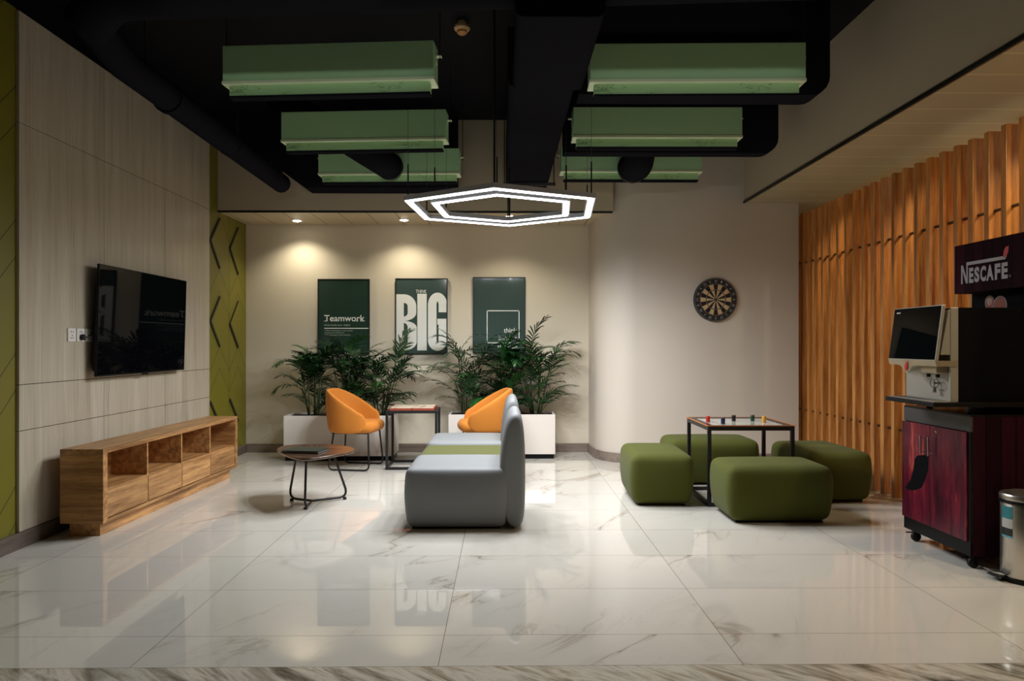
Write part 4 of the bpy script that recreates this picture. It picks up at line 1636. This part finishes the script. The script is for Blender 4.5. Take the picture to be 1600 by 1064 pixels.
def coffee_machine():
    t = thing('coffee_machine', 'black and silver coffee machine with dark glass door on the burgundy cabinet', 'coffee machine', (2.52, 4.34, 0.866))
    # local x: toward +X is the rear; y0 near, y1 far; z from the cabinet top
    y0, y1 = -0.245, 0.245
    for xx in (0.12, 0.48):
        for yy in (y0 + 0.05, y1 - 0.05):
            MB().lathe([(0.018, 0), (0.018, 0.03), (0.028, 0.044)], 14, (xx, yy, 0)).build('foot', 'rubber', t, True)
    MB().box(0.022, 0.56, y0, y1, 0.044, 0.60).build('body', 'deep_black', t, bevel=0.004)
    MB().box(0.0, 0.022, y0, y1 - 0.003, 0.07, 0.335).build('cup_area_back', 'silver', t, bevel=0.001)
    MB().box(-0.02, 0.024, y0 - 0.003, y0 + 0.012, 0.07, 0.60).build('side_trim', 'silver', t, bevel=0.002)
    MB().prism([(-0.075, 0.335), (0.022, 0.335), (0.022, 0.585), (-0.030, 0.585)], y0, y1, 'Y').build('door_body', 'silver', t, bevel=0.002)
    # tilted glass door
    rot = Matrix.Translation((-0.098, 0, 0.300)) @ Matrix.Rotation(math.radians(7.5), 4, 'Y')
    dr = MB().box(-0.010, 0.008, y0 - 0.006, y1 + 0.006, 0, 0.318, mat=rot).build('door_frame', 'silver', t, bevel=0.003)
    MB().box(-0.0125, -0.0095, y0 + 0.002, y1 - 0.002, 0.006, 0.312, mat=rot).build('glass_front', 'glass_black', dr)
    lg = MB()
    add_text(lg, 'NESCAFE', 0, 0.044, 0, 0.010, lambda a, b_: rot @ Vector((-0.0130, y1 - 0.03 - a, 0.282 + b_)), 0.03)
    lg.build('small_logo', 'white_ink', dr, fix=False)
    # champagne lip with the wave-shaped chin and red accent
    cy = 0.045
    lip = MB()
    prof = []
    for i in range(25):
        y = y0 - 0.006 + (y1 - y0 + 0.012) * i / 24
        dz = 0.032 + 0.052 * math.exp(-((y - 0.055) / 0.045) ** 2)
        prof.append((y, dz))
    n = len(prof)
    vs = [(-0.108, y, 0.302) for y, dz in prof] + [(-0.100, y, 0.302 - dz) for y, dz in prof] + [(0.02, y, 0.302) for y, dz in prof] + [(0.02, y, 0.302 - min(dz, 0.034)) for y, dz in prof]
    fs = []
    for i in range(n - 1):
        fs += [(i, i + 1, n + i + 1, n + i), (2 * n + i, 2 * n + i + 1, i + 1, i), (n + i, n + i + 1, 3 * n + i + 1, 3 * n + i)]
    fs += [(0, n, 3 * n, 2 * n), (n - 1, 2 * n - 1, 4 * n - 1, 3 * n - 1)]
    lip.add(vs, fs).build('lip', 'gold', t, True)
    rd = MB()
    P = [(0.060, 0.226), (0.040, 0.236), (0.030, 0.262), (0.028, 0.284), (0.046, 0.280), (0.062, 0.256)]
    rd.add([(-0.1085, a, b_ + 0.008) for a, b_ in P], [tuple(range(len(P)))])
    rd.build('red_accent', 'red_accent', t, fix=False)
    # dispensing head, nozzles
    MB().box(-0.07, 0.0, -0.20, -0.04, 0.225, 0.275).build('dispensing_head', 'gold', t, bevel=0.012, seg=3)
    for yy in (-0.07, -0.16):
        MB().lathe([(0.010, 0.205), (0.012, 0.226)], 14, (-0.04, yy, 0)).build('nozzle', 'black_plastic', t, True)
    # drip tray
    MB().box(-0.125, 0.56, y0 - 0.02, y1 + 0.01, 0.044, 0.070).build('drip_tray', 'black_plastic', t, bevel=0.003)
    gr = MB().box(-0.11, -0.005, y0, y1 - 0.01, 0.070, 0.0745)
    for k in range(14):
        yy = y0 + 0.02 + k * 0.033
        gr.box(-0.105, -0.01, yy, yy + 0.006, 0.0745, 0.076)
    gr.build('tray_grille', 'silver', t)
    tp = MB().tube([(0.0, -0.11, 0.17), (-0.03, -0.11, 0.17)], 0.006, 8)
    for k in (-1, 1):
        tp.tube([(-0.03 + 0.0, -0.11 + k * 0.018 + 0.022 * math.cos(a * PI / 8), 0.17 + 0.024 * math.sin(a * PI / 8)) for a in range(16)], 0.0028, 6, closed=True)
    tp.tube([(-0.03, -0.135, 0.148), (-0.03, -0.085, 0.148)], 0.004, 6).tube([(-0.03, -0.125, 0.120), (-0.03, -0.095, 0.120)], 0.005, 6).tube([(-0.03, -0.11, 0.148), (-0.03, -0.11, 0.12)], 0.010, 8)
    tp.build('water_tap', plain('clear_tap', srgb(150, 148, 142), 0.1, 0.5), t, True)
    MB().box(0.44, 0.49, y0 - 0.0012, y0, 0.10, 0.155).build('sticker', plain('beige_sticker', srgb(150, 130, 108), 0.5), t)
    return t


coffee_machine()

# ================================================================ PEDAL BIN
t = thing('pedal_bin', 'brushed steel pedal bin with black rim standing by the coffee cabinet', 'bin', (2.80, 3.905, 0))
MB().lathe([(0.124, 0.0), (0.128, 0.006), (0.128, 0.024), (0.124, 0.028)], 48).build('base', 'black_plastic', t, True)
MB().lathe([(0.122, 0.026), (0.124, 0.03), (0.124, 0.415), (0.122, 0.418)], 48).build('drum', 'brushed', t, True)
MB().lathe([(0.124, 0.416), (0.132, 0.418), (0.132, 0.430), (0.126, 0.434)], 48).build('rim', 'black_plastic', t, True)
MB().lathe([(0.128, 0.434), (0.129, 0.455), (0.124, 0.463), (0.09, 0.472), (0.001, 0.478)], 48).build('lid', 'brushed', t, True)
pd = MB().box(-0.03, 0.03, -0.045, 0.045, 0.0, 0.005, mat=Matrix.Translation((-0.150, 0.02, 0.028)) @ Matrix.Rotation(math.radians(-18), 4, 'Y'))
pd.build('pedal', 'rubber', t, bevel=0.002)
MB().tube([(-0.115, 0.06, 0.03), (-0.195, 0.06, 0.052), (-0.195, -0.02, 0.052), (-0.115, -0.02, 0.03)], 0.004, 8).build('pedal_bar', 'chrome', t, True)
lb = MB()
a0, a1 = math.radians(170), math.radians(203)
zz = [0.235, 0.245, 0.285, 0.335, 0.40]
ci = [0, 1, 2, 3]
for k in range(4):
    for i in range(8):
        b0, b1 = a0 + (a1 - a0) * i / 8, a0 + (a1 - a0) * (i + 1) / 8
        lb.add([(0.1248 * math.cos(b0), 0.1248 * math.sin(b0), zz[k]), (0.1248 * math.cos(b1), 0.1248 * math.sin(b1), zz[k]), (0.1248 * math.cos(b1), 0.1248 * math.sin(b1), zz[k + 1]), (0.1248 * math.cos(b0), 0.1248 * math.sin(b0), zz[k + 1])], [(0, 1, 2, 3)], ci[k])
lb.build('label_sticker', [plain('label_blue', srgb(80, 160, 175), 0.4), plain('label_black', srgb(20, 24, 26), 0.4), plain('label_white', srgb(178, 176, 170), 0.4), plain('label_teal', srgb(38, 120, 128), 0.4)], t, fix=False)

for c in list(bpy.data.curves):
    if c.users == 0:
        bpy.data.curves.remove(c)
